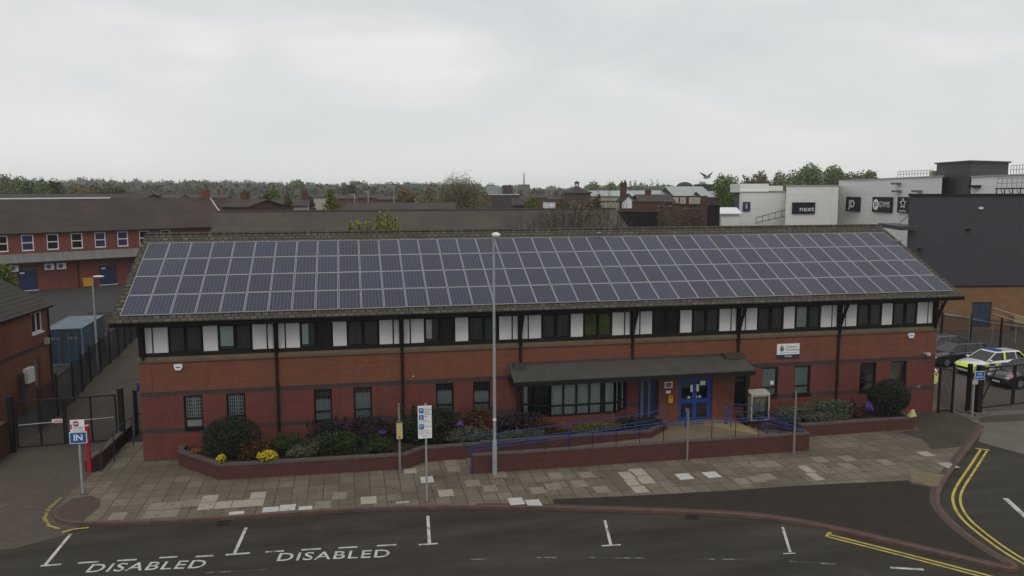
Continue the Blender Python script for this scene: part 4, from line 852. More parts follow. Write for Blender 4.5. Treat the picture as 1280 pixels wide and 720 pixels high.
# ================================================================== GATES AND FENCES
wall_run([(-1.92, -.95), (-1.70, .2), (-1.47, 4.2)], -.05, .55, .22, 'drive_wall', 'low red brick wall dividing the drive from the side path')
t = thing('railing', 'faded blue handrail standing on the low drive wall', 'handrail', (-1.7, 0, .5)); g = MB()
g.tube([Vector(p) for p in ((-1.42, -1.1, 0), (-1.42, -1.1, .95), (-1.25, .2, 1.35), (-1.0, 2.4, 1.40))], .022); g.cyl((-1.25, .2, 0), (-1.25, .2, 1.33), .024); g.cyl((-1.0, 2.4, 0), (-1.0, 2.4, 1.38), .024); g.build('tube', 'navy', t)
def bars(mb, p, q, z0, z1, step, w=.012):
    p = Vector(p); q = Vector(q); n = max(1, int((q-p).length/step)); d = (q-p)/n
    for i in range(n+1): c = p+d*i; mb.box(c.x-w/2, c.x+w/2, c.y-w/2, c.y+w/2, z0, z1)
def gate_leaf(t, p, q, zt, zb=.12, mid=None, nbars=3, mesh=True, brace=False):
    P = Vector((*p, 0)); Q = Vector((*q, 0)); g = MB()
    for z in (zt, zb)+((mid,) if mid else ()): g.beam((p[0], p[1], z), (q[0], q[1], z), .06, .06)
    for i in range(nbars+1): c = P+(Q-P)*(i/nbars); g.box(c.x-.035, c.x+.035, c.y-.035, c.y+.035, zb, zt)
    if brace: g.beam((p[0], p[1], zb+.1), (P.x+(Q.x-P.x)*.45, P.y+(Q.y-P.y)*.45, zt-.1), .05, .05)
    lf = g.build('gate_leaf', 'black', t)
    if mesh: g = MB(); bars(g, p, q, zb, zt, .09, .008); g.build('infill_bars', 'black', lf)
    return lf
t = thing('yard_gate', 'black double steel gate across the left drive', 'gate', (-4.2, 2.9, 0))
for x, y in ((-6.15, 2.55), (-1.62, 3.1)): g = MB(); g.box(x-.11, x+.11, y-.11, y+.11, 0, 2.62); g.build('gate_post', 'black', t)
gate_leaf(t, (-5.95, 2.6), (-4.05, 2.82), 2.32, .18, 1.25, 2); gate_leaf(t, (-3.95, 2.83), (-1.85, 3.05), 2.32, .18, 1.25, 2)
for a, b in (((-5.85, 2.52), (-4.4, 2.68)), ((-3.2, 2.84), (-1.9, 2.98))): g = MB(); g.tube([(a[0], a[1], 1.25), (b[0], b[1], 1.27)], .022); g.build('bolt', 'galv', t)
g = MB(); g.box(-4.5, -4.06, 2.68, 2.70, 1.22, 1.40); nb = g.build('notice', 'signwhite', t); g = MB(); g.box(-4.42, -4.08, 2.676, 2.679, 1.24, 1.36); g.build('red_text', 'pink', nb)
t = thing('foot_gate', 'narrow black steel foot gate beside the left end of the station', 'gate', (-.8, 4.0, 0))
for x in (-1.25, -.12): g = MB(); g.box(x-.05, x+.05, 3.95, 4.05, 0, 2.3); g.build('gate_post', 'black', t)
gate_leaf(t, (-1.15, 4.0), (-.2, 4.0), 2.25, .15, 1.1, 2)
def fence(name, label, pts, h, step=2.4, bar=.05, mat='black', bw=.016, rails=2, group=None):
    t = thing(name, label, 'fence', (pts[0][0], pts[0][1], 0), group); pan = MB(); L_ = 0; posts = []
    for a, b in zip(pts[:-1], pts[1:]):
        A = Vector((*a, 0)); B = Vector((*b, 0)); n = max(1, round((B-A).length/step)); bars(pan, A, B, .05, h-.05, bar, bw)
        for z in ([.15, h-.15] if rails == 2 else [.15]): pan.beam((a[0], a[1], z), (b[0], b[1], z), .03, .04)
        for i in range(n): posts.append(A+(B-A)*(i/n))
    posts.append(B); pan.build('mesh_panels', mat, t)
    for c in posts: g = MB(); g.box(c.x-.05, c.x+.05, c.y-.05, c.y+.05, 0, h+.18); g.build('post', 'black', t)
    return t
fence('mesh_fence', 'dark mesh fence with tall posts running back beside the blue container', [(-6.05, 5.6), (-6.35, 11.7), (-6.85, 16.6), (-7.35, 24.9), (-7.9, 32.5)], 2.15, 2.6, .06, bw=.007)
fence('mesh_fence', 'short dark mesh fence at the right corner of the station', [(39.6, -.25), (40.3, -.4)], 2.5, .8, .06)
g = MB(); g.prism([(-6.26, 2.4), (-6.26, -.6), (-6.5, -.6), (-6.5, 2.4)], -.1, 1.5); single('boundary_wall', g, 'brick_wall', 'dark brick boundary wall left of the drive gate', 'wall')
t = thing('exit_gate', 'black steel gate with a diagonal brace at the right edge', 'gate', (41.6, -.8, 0))
for x, y, w_ in ((41.62, -.72, .14), (41.36, -.30, .09)): g = MB(); g.box(x-w_, x+w_, y-w_, y+w_, 0, 2.58); g.build('gate_post', 'black', t)
gate_leaf(t, (41.85, -.55), (44.1, -.28), 2.38, .22, None, 1, True, True); gate_leaf(t, (44.2, -.27), (47.0, .05), 2.38, .22, None, 1)
g = MB(); g.box(43.55, 43.95, -.42, -.40, 1.72, 1.92); g.build('notice', 'pink', t); g = MB(); g.box(45.3, 46.0, -.28, -.26, 1.0, 1.9); g.build('orange_notice', 'yellow', t)
g = MB(); g.prism([(41.2, -1.1), (42.2, -1.0), (42.1, -.3), (41.2, -.4)], -.05, .06); single('gate_footing', g, 'concrete', 'pale concrete footing under the right gate post', 'kerb')
fence('yard_fence', 'dark mesh fence behind the parked cars', [(52.4, 18.5), (54.7, 15.2), (56.6, 11.5), (60.5, 8.0)], 2.3, 2.5, .06)
t = thing('yard_rail', 'sloping galvanised handrail of the ramp by the tan wall', 'handrail', (53, 17.5, 1)); g = MB()
a, b = onp = (Vector((52.2, 17.2, 2.55)), Vector((59.2, 15.8, 1.4)))
for dz in (0, -.09): g.tube([a+Vector((0, 0, dz)), b+Vector((0, 0, dz))], .03, 6)
for dz, dx in ((0, 0), (-.45, 0)): g.tube([Vector((57.4, 16.2, 2.75+dz)), Vector((60.0, 15.0, 1.85+dz)), Vector((60.0, 15.0, 0.2))], .03, 6)
for k in range(5): c = a+(b-a)*(k/4); g.cyl(c, (c.x, c.y, 0), .03, None, 6)
g.build('tubes', 'galv', t)

# ================================================================== PLANTING
def shrub(name, label, c, rx, ry, rz_, mat, n, leaf, group='planting in the front beds', k=16, cat='shrub', shell=.35, f=.42, stem=True):
    rx *= 1.12; n = int(n*1.25)
    c = Vector(c); t = thing(name, label, cat, (c.x, c.y, c.z-rz_), group)
    if stem:
        g = MB()
        for i in range(5): a = 2*PI*i/5; g.cyl((c.x, c.y, c.z-rz_-.05), (c.x+math.cos(a)*rx*.5, c.y+math.sin(a)*ry*.5, c.z), .02, .008, 5)
        g.build('stems', 'bark', t)
    lm = leaf_mb(lumpy(c, rx, ry, rz_, k, f), n, leaf, shell=shell, wob=2.2)
    for i in range(7):
        a = random.random()*6.3; leaf_mb([(c.x+math.cos(a)*rx*random.uniform(.4, 1.1), c.y+math.sin(a)*ry*.8, c.z+rz_*random.uniform(.1, .95), .09, .09, .20)], 40, leaf, mb=lm)
    lm.build('leaves', mat, t); return t
def dome(name, label, c, rx, ry, rz_, mat, n, leaf):
    c = Vector(c); t = thing(name, label, 'shrub', (c.x, c.y, c.z-rz_), 'planting in the front beds'); g = MB(); g.cyl((c.x, c.y, c.z-rz_-.1), (c.x, c.y, c.z), .08, .04, 8); g.build('stem', 'bark', t)
    d = RNG.normal(size=(n, 3)); d /= np.linalg.norm(d, axis=1)[:, None]
    L2 = [(c.x, c.y, c.z, rx*.93, ry*.93, rz_*.93)]
    for i in range(14):
        q = RNG.normal(size=3); q /= np.linalg.norm(q); L2.append((c.x+q[0]*rx*.46, c.y+q[1]*ry*.46, c.z+q[2]*rz_*.46, rx*.5, ry*.5, rz_*.5))
    leaf_mb(L2, n, leaf, shell=.92, wob=.35).build('leaves', mat, t); return t
dome('clipped_shrub', 'large dark dome shrub before the two barred windows', (3.98, -1.65, 1.32), 1.30, 1.0, .98, 'leaf_dark', 14000, .042)
dome('clipped_shrub', 'dark ball shrub before the windows at the right end', (35.55, -1.70, 1.48), 1.16, .82, .92, 'leaf_dark', 12000, .042)
shrub('evergreen_shrub', 'broad dark evergreen shrub behind the parking sign', (12.5, -1.25, 1.15), 1.35, .9, .85, 'leaf_dark', 7000, .06, k=14)
shrub('bronze_shrub', 'low bronze leaved shrub at the foot of the big dome', (4.95, -2.2, .85), .65, .5, .42, 'leaf_rust', 1500, .05, f=.6)
shrub('green_shrub', 'olive mound shrub right of the large yellow flowers', (6.35, -1.9, .95), .75, .7, .50, 'leaf_green', 2400, .05)
shrub('grey_green_shrub', 'small grey green mound behind the yellow flowers', (6.9, -2.5, .75), .55, .4, .32, 'leaf_heather', 1300, .045)
shrub('green_shrub', 'green mound under the third window from the left', (8.35, -2.2, .95), 1.0, .65, .50, 'leaf_green', 3200, .05)
shrub('purple_shrub', 'purple bronze shrub just below the third window', (7.9, -1.0, 1.10), .95, .5, .55, 'leaf_purple', 2600, .055)
shrub('purple_shrub', 'purple bronze shrub below the fourth window from the left', (9.75, -1.2, 1.15), .95, .6, .62, 'leaf_purple', 2600, .055)
shrub('green_shrub', 'small green shrub left of the yellow box post', (10.15, -2.5, .80), .55, .45, .42, 'leaf_green', 1600, .05)
shrub('purple_shrub', 'dark purple shrub against the wall behind the yellow box post', (11.0, -.9, .9), .5, .4, .5, 'leaf_purple', 1000, .055)
shrub('heather', 'grey green heather between the parking sign and the street lamp', (14.3, -1.7, .85), 1.0, .55, .36, 'leaf_heather', 2400, .05)
shrub('rusty_shrub', 'rusty orange shrub under the window beside the street lamp', (14.65, -1.0, 1.25), .75, .45, .62, 'leaf_rust', 1900, .06, f=.6)
shrub('purple_shrub', 'purple shrub just right of the street lamp', (16.6, -1.0, 1.05), 1.0, .5, .55, 'leaf_purple', 2400, .06)
shrub('heather', 'low grey green heather behind the start of the ramp rail', (16.4, -1.9, .72), 1.3, .35, .27, 'leaf_heather', 2400, .045)
shrub('rusty_shrub', 'small rusty shrub at the left foot of the bay window', (17.9, -1.35, .85), .55, .35, .40, 'leaf_rust', 1100, .05)
shrub('green_shrub', 'low yellow green strip of shrub under the bay window', (20.0, -1.7, .78), 1.3, .35, .24, 'leaf_olive', 2200, .045)
shrub('green_shrub', 'dark green low shrub between the bay and the side door', (22.4, -1.4, .75), 1.1, .5, .30, 'leaf_dark', 1800, .05)
shrub('evergreen_shrub', 'dark green low shrub under the cream cabinet', (28.9, -1.0, .72), .55, .45, .26, 'leaf_green', 1100, .045)
shrub('heather', 'grey green heather mound right of the cream cabinet', (30.3, -1.7, .85), .95, .6, .36, 'leaf_heather', 2400, .05)
shrub('heather', 'tallest grey green heather mound in the right bed', (32.2, -1.6, .98), 1.15, .7, .52, 'leaf_heather', 3400, .05)
shrub('heather', 'flat grey green heather along the right planter wall', (31.6, -2.2, .75), 1.3, .3, .25, 'leaf_heather', 1800, .045)
shrub('rusty_shrub', 'thin rusty shrub left of the violet flowers in the right bed', (33.6, -1.6, .90), .6, .5, .38, 'leaf_rust', 1000, .045)
def flowers(label, c, rx, ry, rz_, mat, n, leaf=.045):
    c = Vector(c); t = thing('flower_clump', label, 'flowers', (c.x, c.y, c.z-rz_), 'flowers in the front beds')
    leaf_mb([(c.x, c.y, c.z-rz_*.4, rx*.8, ry*.8, rz_*.7)], int(n*.5), .04).build('leaves', 'leaf_green', t); leaf_mb([(c.x, c.y, c.z, rx, ry, rz_)]+lumpy(c, rx, ry, rz_, 5), n, leaf, shell=.8).build('petals', mat, t)
flowers('large clump of bright yellow flowers spilling over the planter wall', (5.55, -3.0, .86), .42, .28, .22, 'petal_yellow', 620)
flowers('small clump of yellow flowers at the planter corner', (3.72, -2.95, .84), .19, .18, .16, 'petal_yellow', 240)
flowers('small orange flowers at the left tip of the planter', (2.45, -1.45, .78), .22, .18, .10, 'petal_orange', 130)
flowers('violet flowers left of the yellow box post', (10.35, -1.7, 1.20), .19, .15, .07, 'petal_purple', 90)
flowers('violet flowers behind the heather left of the street lamp', (13.85, -1.5, 1.28), .14, .14, .13, 'petal_purple', 110)
flowers('violet flowers beside the ball shrub in the right bed', (34.35, -1.7, 1.02), .32, .2, .20, 'petal_purple', 300)

# ================================================================== CARS
def car(name, label, loc, rz_, body, police=False, estate=True, k=1.0):
    t = thing(name, label, 'car', (0, 0, 0), 'cars in the right hand yard'); hw = .89
    st = [(-2.25, .42, .78, .70), (-2.2, .28, .98, .80), (-1.95, .24, 1.0, .86), (-1.2, .22, .98, hw), (0, .22, .95, hw), (.95, .22, .93, hw), (1.5, .22, .88, .87), (1.95, .24, .78, .82), (2.18, .26, .66, .74), (2.26, .34, .56, .62)]
    g = MB(); rings = []
    for x, zb, zt, h in st:
        hh = zt-zb; ring = [(x, -h*.90, zb), (x, -h, zb+hh*.28), (x, -h, zt-.14*min(1, hh)), (x, -h*.90, zt-.02), (x, -h*.4, zt+.02), (x, h*.4, zt+.02), (x, h*.90, zt-.02), (x, h, zt-.14*min(1, hh)), (x, h, zb+hh*.28), (x, h*.90, zb)]; rings.append(ring)
    n = 10; V = [p for r in rings for p in r]; F = []; MI = []
    for i in range(len(rings)-1):
        for j in range(n):
            a = i*n+j; b = i*n+(j+1) % n; F.append((a, b, b+n, a+n)); x = (st[i][0]+st[i+1][0])/2
            MI.append(1 if police and ((x > 1.9 and j < 9) or (x < -1.9 and 2 < j < 6)) else 0)
    F += [tuple(range(n)), tuple(range(len(V)-1, len(V)-n-1, -1))]; MI += [1 if police else 0]*2
    g.add(V, F); g.m = MI; bo = g.build('body', [body, 'hivis'], t); bo.data.shade_smooth(); 
    bo.data.polygons.foreach_set('use_smooth', [True]*len(bo.data.polygons))
    m_ = bo.modifiers.new('edge', 'EDGE_SPLIT'); m_.split_angle = R(38)
    rr_ = -1.75 if estate else -1.1; rb = -2.12 if estate else -1.85; rh = 1.45
    base = [(1.08, .93), (rb, 1.0)]
    B = [(1.08, -.74, .93), (1.08, .74, .93), (rb, .72, 1.0), (rb, -.72, 1.0)]; T = [(.25, -.58, rh-.03), (.25, .58, rh-.03), (rr_, .56, rh-.06), (rr_, -.56, rh-.06)]
    g = MB(); g.add(B+T, [(0, 1, 5, 4), (1, 2, 6, 5), (2, 3, 7, 6), (3, 0, 4, 7), (4, 5, 6, 7)]); g.build('windows', 'glassdark', t)
    g = MB(); r1 = [(.27, -.60), (.27, .60), (rr_-.04, .58), (rr_-.04, -.58)]
    g.add([(x, y, rh-.035-(0 if i < 2 else .03)) for i, (x, y) in enumerate(r1)]+[(x-.06*(1 if x > 0 else -1), y*.86, rh+.03-(0 if i < 2 else .03)) for i, (x, y) in enumerate(r1)], [(4, 5, 6, 7), (0, 1, 5, 4), (1, 2, 6, 5), (2, 3, 7, 6), (3, 0, 4, 7)]); g.build('roof', body, t)
    for s in (-1, 1):
        for P_, Q_, w1, w2 in (((1.08, s*.755, .93), (.25, s*.595, rh-.03), .05, .05), ((-.35, s*.757, .96), (-.42, s*.60, rh-.04), .07, .03), ((rb, s*.735, 1.0), (rr_, s*.575, rh-.06), .10, .06), ((-1.35, s*.745, .98), (-1.35, s*.585, rh-.05), .05, .03)):
            g = MB(); g.beam(P_, Q_, w1, w2); g.build('pillar', body, t)
    for s in (-1, 1):
        g = MB(); g.ball((.92, s*.90, 1.0), (.09, .12, .08), 10, 6); g.build('wing_mirror', body, t, True)
        g = MB(); g.ball((2.08, s*.60, .64), (.15, .17, .075), 10, 6); g.build('headlight', 'lamp', t, True)
        g = MB(); g.ball((-2.18, s*.64, .84), (.07, .12, .13), 10, 6); g.build('tail_light', 'red', t, True)
    for x in (1.36, -1.36):
        for s in (-1, 1):
            g = MB(); g.cyl((x, s*.72, .32), (x, s*.905, .32), .325, .325, 20); wh = g.build('wheel', 'tyre', t); g = MB(); g.cyl((x, s*.906, .32), (x, s*.915, .32), .21, .21, 16); g.build('rim', 'rim', wh)
    g = MB(); g.box(2.20, 2.275, -.42, .42, .44, .58); g.build('grille', 'black', t); g = MB(); g.box(2.262, 2.285, -.26, .26, .335, .43); g.build('number_plate', 'signwhite', t)
    g = MB(); g.box(-2.0, 2.1, -.84, .84, .16, .26); g.build('underbody', 'black', t)
    if police:
        for s in (-1, 1):
            for i in range(7):
                for r_ in (0, 1):
                    if True:
                        g = MB(); x0_ = -1.75+i*.46; y_ = s*(hw+.004)
                        g.box(x0_, x0_+.455, min(y_, y_+s*.003), max(y_, y_+s*.003), .50+.16*r_, .655+.16*r_); g.build('side_marking', 'hivis' if (i+r_) % 2 else 'bluevinyl', t)
            
            for P_, Q_, w1, w2 in (((-.35, s*.775, 1.0), (-.42, s*.625, rh-.06), .12, .03), ((-2.08, s*.76, 1.0), (rr_+.1, s*.62, rh-.05), .16, .04)): g = MB(); g.beam(P_, Q_, w1, w2); g.build('pillar_marking', 'hivis', t)
        g = MB(); g.box(-.35, .02, -.52, .52, rh+.02, rh+.12); g.build('light_bar', 'bluevinyl', t)
    if k != 1: t.scale = (k, k, k)
    t.location = loc; t.rotation_euler = (0, 0, rz_); return t
car('police_car', 'white police estate car with yellow bonnet and blue yellow side squares', (49.55, 7.45, 0), R(186), 'car_white', True)
car('dark_car', 'dark grey car parked just behind the police estate car', (49.3, 10.35, 0), R(183), 'car_grey')
car('slate_car', 'slate grey car farthest back, its roof just showing', (50.2, 13.1, 0), R(184), 'car_silver', estate=False)
car('black_car', 'black car nearest the right gate, cut off by the picture edge', (49.2, 4.3, 0), R(187), 'car_black')
car('police_van_tail', 'police car with yellow tail mostly hidden behind the right corner', (42.55, 6.6, 0), R(88), 'car_white', True).name = 'police_car'
g = MB(); g.box(46.6, 51.6, 8.85, 8.94, -.004, -.003); g.box(47.2, 52.3, 5.55, 5.64, -.004, -.003); g.box(47.2, 52.3, 11.4, 11.49, -.004, -.003); struct('bay_lines', g, 'roadwhite')
# ================================================================== BUILDINGS BEHIND
def gable(mb_wall, mb_roof, x0, x1, y0, y1, ze, zr, th=.12, ov=.3):
    """local house body, ridge along x"""
    ym = (y0+y1)/2; mb_wall.box(x0, x1, y0, y1, -.4, ze)
    for x in (x0, x1): mb_wall.add([(x, y0, ze), (x, y1, ze), (x, ym, zr-.1)], [(0, 1, 2), (2, 1, 0)][:1] if x == x1 else [(2, 1, 0)])
    k = (zr-ze)/(ym-y0)
    for s in (1, -1):
        ya = y0-ov if s == 1 else y1+ov
        mb_roof.add([(x0-ov, ya, ze-ov*k+.06), (x1+ov, ya, ze-ov*k+.06), (x1+ov, ym, zr+.06), (x0-ov, ym, zr+.06), (x0-ov, ya, ze-ov*k-th+.06), (x1+ov, ya, ze-ov*k-th+.06), (x1+ov, ym, zr-th+.06), (x0-ov, ym, zr-th+.06)],
                    [(0, 1, 2, 3), (7, 6, 5, 4), (0, 4, 5, 1), (0, 3, 7, 4), (1, 5, 6, 2)] if s == 1 else [(3, 2, 1, 0), (4, 5, 6, 7), (1, 5, 4, 0), (4, 7, 3, 0), (2, 6, 5, 1)])
# --- red brick workshop behind, left
WS = thing('workshop', 'long red brick two storey workshop with white windows behind the yard', 'building', (-28.67, 67.82, 0)); WS.rotation_euler = (0, 0, R(31.69))
g = MB(); r_ = MB(); WH = []; s0 = -12.95+.0
for i in range(11): a = .11+2.66*(i-4); WH.append((a, a+1.29, 4.75, 6.62))
DH = [(-.55, 1.5, 0, 2.5), (8.42, 10.42, 0, 2.45)]
holes_wall(g, -14, 25, -.3, 6.95, WH+DH, 0, .3, [(-1, 0)]); g.box(-14, -13.7, .3, 12, -.3, 6.95); g.box(24.7, 25, .3, 12, -.3, 6.95); g.box(-14, 25, 11.7, 12, -.3, 6.95)
g.add([(25, 0, 6.95), (25, 12, 6.95), (25, 6, 10.6)], [(0, 1, 2)]); lb(g, 'wall', 'brick_rear', WS)
g = MB(); gable(MB(), g, -14, 25, 0, 12, 6.95, 10.72, .14, .25); rf = lb(g, 'roof', 'tile_brown', WS)
g = MB(); g.box(-14, 12, 5.86, 6.14, 10.74, 10.90); lb(g, 'ridge_flashing', 'signwhite', WS, rf)
g = MB(); g.beam((25.3, 5.8, 10.7), (25.3, -.2, 6.95), .06, .25); lb(g, 'bargeboard', 'signwhite', WS, rf)
g = MB(); g.box(24.3, 25.2, 5.5, 6.5, 10, 11.7); g.box(24.25, 25.25, 5.45, 6.55, 11.7, 11.85); lb(g, 'chimney', 'red_chimney' if False else 'brick_rear', WS, rf)
g = MB(); g.box(-14, 25, -.34, -.24, 6.70, 6.84); lb(g, 'gutter', 'black', WS)
for i, (a, b, c, d) in enumerate(WH):
    g = MB(); frame(g, a, b, c, d, .06, .14, .11, ((c+d)/2,)); g.box(a-.02, b+.02, -.04, .06, c-.03, c); wd = lb(g, 'window', 'signwhite', WS)
    g = MB(); g.box(a+.1, b-.1, .10, .11, c+.1, d-.1); lb(g, 'pane', 'winblue' if False else ('navy' if i in (4, 7, 8) else 'glassdark'), WS, wd)
    g = MB(); g.box(a-.16, b+.16, -.03, -.002, d, d+.17); lb(g, 'lintel', 'stone', WS, wd)
for (a, b, c, d) in DH:
    g = MB(); frame(g, a, b, c, d, .05, .15, .08); g.box(a+.08, b-.08, .08, .12, 0, d-.08); dd = lb(g, 'door', 'blue_dark' if False else 'navy', WS)
    g = MB(); g.box(a-.1, b+.1, -.05, -.002, -.02, .06); lb(g, 'step', 'signwhite', WS, dd); g = MB(); g.box(a-.2, b+.3, -.03, -.002, d+.02, d+.22); lb(g, 'lintel', 'stone', WS, dd)
    g = MB(); g.box(a+.25, a+.75, .045, .079, d-.45, d-.25); lb(g, 'notice', 'signwhite', WS, dd)
g = MB(); g.add([(-14, -1.15, 3.50), (18, -1.15, 3.50), (18, -.01, 4.42), (-14, -.01, 4.42), (-14, -1.15, 3.42), (18, -1.15, 3.42), (18, -.01, 4.34), (-14, -.01, 4.34)], [(0, 1, 2, 3), (7, 6, 5, 4), (0, 4, 5, 1), (1, 5, 6, 2), (0, 3, 7, 4)]); lb(g, 'canopy', 'lean_to', WS)
g = MB(); g.box(-14, 18, -1.2, -1.12, 3.28, 3.44); lb(g, 'canopy_fascia', 'black', WS)
g = MB(); g.box(5.95, 6.05, -.08, -.002, 0, 3.3); lb(g, 'downpipe', 'black', WS)
def wloc(s, y, z=0): a = R(31.69); return (-28.67+s*math.cos(a)-y*math.sin(a), 67.82+s*math.sin(a)+y*math.cos(a), z)
for i, (s, z, l) in enumerate(((2.3, 2.36, 'left of the pair of white air conditioning units on the workshop wall'), (3.6, 2.36, 'right of the pair of white air conditioning units on the workshop wall'), (-1.45, 2.40, 'single air conditioning unit left of the first blue workshop door'))):
    t = thing('air_conditioner', l, 'air conditioner', wloc(s, -.35, z), 'air conditioning units'); t.rotation_euler = (0, 0, R(31.69))
    g = MB(); g.box(0, 1.0, 0, .33, 0, .76); lb(g, 'case', 'signwhite', t); g = MB(); g.cyl((.40, -.005, .38), (.40, -.02, .38), .27, None, 18); lb(g, 'fan_grille', 'signgrey', t)
t = thing('wheelie_bin', 'yellow wheeled bin against the workshop wall', 'bin', wloc(6.3, -.95, 0)); t.rotation_euler = (0, 0, R(31.69))
g = MB(); g.add([(.08, .08, .1), (.92, .08, .1), (.92, .7, .1), (.08, .7, .1), (0, 0, .95), (1, 0, .95), (1, .78, .95), (0, .78, .95)], [(0, 3, 2, 1), (4, 5, 6, 7), (0, 1, 5, 4), (1, 2, 6, 5), (2, 3, 7, 6), (3, 0, 4, 7)]); lb(g, 'body', 'yellow', t)
g = MB(); g.box(-.04, 1.04, -.04, .84, .96, 1.06); lb(g, 'lid', 'yellow', t)
for x in (.12, .88): g = MB(); g.cyl((x-.04, .15, .08), (x+.04, .15, .08), .08, None, 10); lb(g, 'wheel', 'tyre', t)
def local_box(name, label, cat, origin, rzd, parts, group=None):
    t = thing(name, label, cat, origin, group); t.rotation_euler = (0, 0, R(rzd))
    for pn, mt, mb in parts: lb(mb, pn, mt, t)
    return t
def house_at(name, label, px0, px1, yr, ye, D, wall, roof, depth=8, turn=0, cat='house', group=None, ov=.3, chim=(), win=0):
    P = at(px0, yr, D); Ln = (px1-px0)/FPX*D; zr = P.z; ze = at(px0, ye, D-depth/2).z; t = thing(name, label, cat, (P.x, P.y, 0), group); t.rotation_euler = (0, 0, -YAW+R(turn))
    g = MB(); r2 = MB(); gable(g, r2, 0, Ln, -depth/2, depth/2, ze, zr, .12, ov); lb(g, 'wall', wall, t); rf = lb(r2, 'roof', roof, t)
    for f, h in chim:
        g = MB(); g.box(Ln*f-.4, Ln*f+.4, -.4, .4, zr-.8, zr+h); g.box(Ln*f-.46, Ln*f+.46, -.46, .46, zr+h, zr+h+.12)
        for q in (-.2, .2): g.cyl((Ln*f+q, 0, zr+h+.12), (Ln*f+q, 0, zr+h+.45), .11, .09, 8)
        lb(g, 'chimney', 'rust', t, rf)
    for i in range(win):
        x = Ln*(i+.5)/win; g = MB(); g.box(x-.5, x+.5, -depth/2-.04, -depth/2-.002, ze-1.6, ze-.5); wd = lb(g, 'window', 'signwhite', t); g = MB(); g.box(x-.42, x+.42, -depth/2-.05, -depth/2-.0405, ze-1.52, ze-.58); lb(g, 'pane', 'glassdark', t, wd)
    return t
def block_at(name, label, pA, pB, z1, depth, mat, cat='building', capm=None, caph=.15, z0=-.3, z1b=None, group=None):
    """box whose front runs from world point A to B (seen left to right), top z1"""
    A = Vector((pA.x, pA.y, 0)); B = Vector((pB.x, pB.y, 0)); Ln = (B-A).length; t = thing(name, label, cat, A, group); t.rotation_euler = (0, 0, math.atan2(B.y-A.y, B.x-A.x)); z1b = z1b or z1
    an = t.rotation_euler[2]; dv = Vector((A.x-CAM.x, A.y-CAM.y, 0)).normalized(); kx = dv.x*math.cos(an)+dv.y*math.sin(an); ky = -dv.x*math.sin(an)+dv.y*math.cos(an); sk = depth*kx/ky+.02
    g = MB(); g.add([(0, 0, z0), (Ln, 0, z0), (Ln+sk, depth, z0), (sk, depth, z0), (0, 0, z1), (Ln, 0, z1b), (Ln+sk, depth, z1b), (sk, depth, z1)], [(0, 3, 2, 1), (4, 5, 6, 7), (0, 1, 5, 4), (1, 2, 6, 5), (2, 3, 7, 6), (3, 0, 4, 7)]); lb(g, 'wall', mat, t)
    if capm:
        g = MB(); e_ = .06
        g.beam((-.06, 0, z1+caph/2), (Ln+.06, 0, z1b+caph/2), .22, caph); g.beam((.12, .11, z1+caph/2), (sk+.12, depth, z1+caph/2), .22, caph); g.beam((Ln, .11, z1b+caph/2), (Ln+sk, depth, z1b+caph/2), .22, caph); lb(g, 'parapet_cap', capm, t)
    return t, Ln
# --- long grey roof just behind the station
RB = thing('rear_hall', 'long plain building with a grey tiled roof just behind the station ridge', 'building', (0, 20, 0))
g = MB(); r2 = MB(); ym = 27; zr = 10.22; ze = 7.1
g.box(-.2, 30.2, 20.4, 33.6, -.1, ze); g.add([(30.2, 20.4, ze), (30.2, 33.6, ze), (30.2, 27, zr-.1)], [(0, 1, 2)]); g.add([(-.2, 20.4, ze), (-.2, 33.6, ze), (-.2, 27, zr-.1)], [(2, 1, 0)]); g.build('wall', 'brick_rear', RB)
slope(r2, -.5, 30.6, 19.9, ym, ze-.15, zr, .12); slope(r2, -.5, 30.6, 34.1, ym, ze-.15, zr, .12); rf = r2.build('roof', 'tile_grey', RB)
g = MB(); g.cyl((-.5, ym, zr+.0), (30.6, ym, zr+.0), .10, None, 8); g.build('ridge', 'slate', rf)
for x in (30.62, -.54): g = MB(); slope(g, x-.02, x+.03, 19.9, ym, ze-.10, zr+.05, .22); g.build('bargeboard', 'coping', rf)
house_at('rear_shed', 'low dark roofed shed beyond the workshop ridge at the left edge', -60, 190, 243.2, 252, 118, 'brick_rear', 'tile_brown', 9, 0, 'building')
# --- brick house at the left edge
HS = thing('brick_house', 'red brick house at the left edge, half cut by the frame', 'house', (-7.98, 13.6, 0)); HS.rotation_euler = (0, 0, R(-4.2))
g = MB(); 
def wallx(mb, y0, y1, z0, z1, holes, matz):
    h = MB(); holes_wall(h, y0, y1, z0, z1, holes, 0, .25, matz); k = [( -y, x, z) for x, y, z in h.v]; mb.add(k, h.f); mb.m[-len(h.f):] = h.m
wallx(g, -14, 0, -.1, 5.35, [(-2.2, -.9, 3.95, 5.15), (-2.3, -1.6, .0, 2.6)], [(-1, 0), (3.05, 1), (3.28, 0)]); g.box(-8.6, -.25, -.3, 0, -.1, 5.35); g.add([(-8.6, 0, 5.35), (0, 0, 5.35), (-4.3, 0, 7.8)], [(1, 0, 2)])
lb(g, 'wall', ['brick_house', 'brick_band'], HS)
g = MB(); zr = 5.42+4.65*math.tan(R(28))
for s in (1, -1):
    xa = .18 if s == 1 else -8.8
    g.add([(xa, -14.4, 5.28), (xa, .12, 5.28), (-4.3, .12, zr), (-4.3, -14.4, zr), (xa, -14.4, 5.16), (xa, .12, 5.16), (-4.3, .12, zr-.12), (-4.3, -14.4, zr-.12)], [(0, 1, 2, 3), (7, 6, 5, 4), (0, 4, 5, 1), (1, 5, 6, 2), (0, 3, 7, 4)])
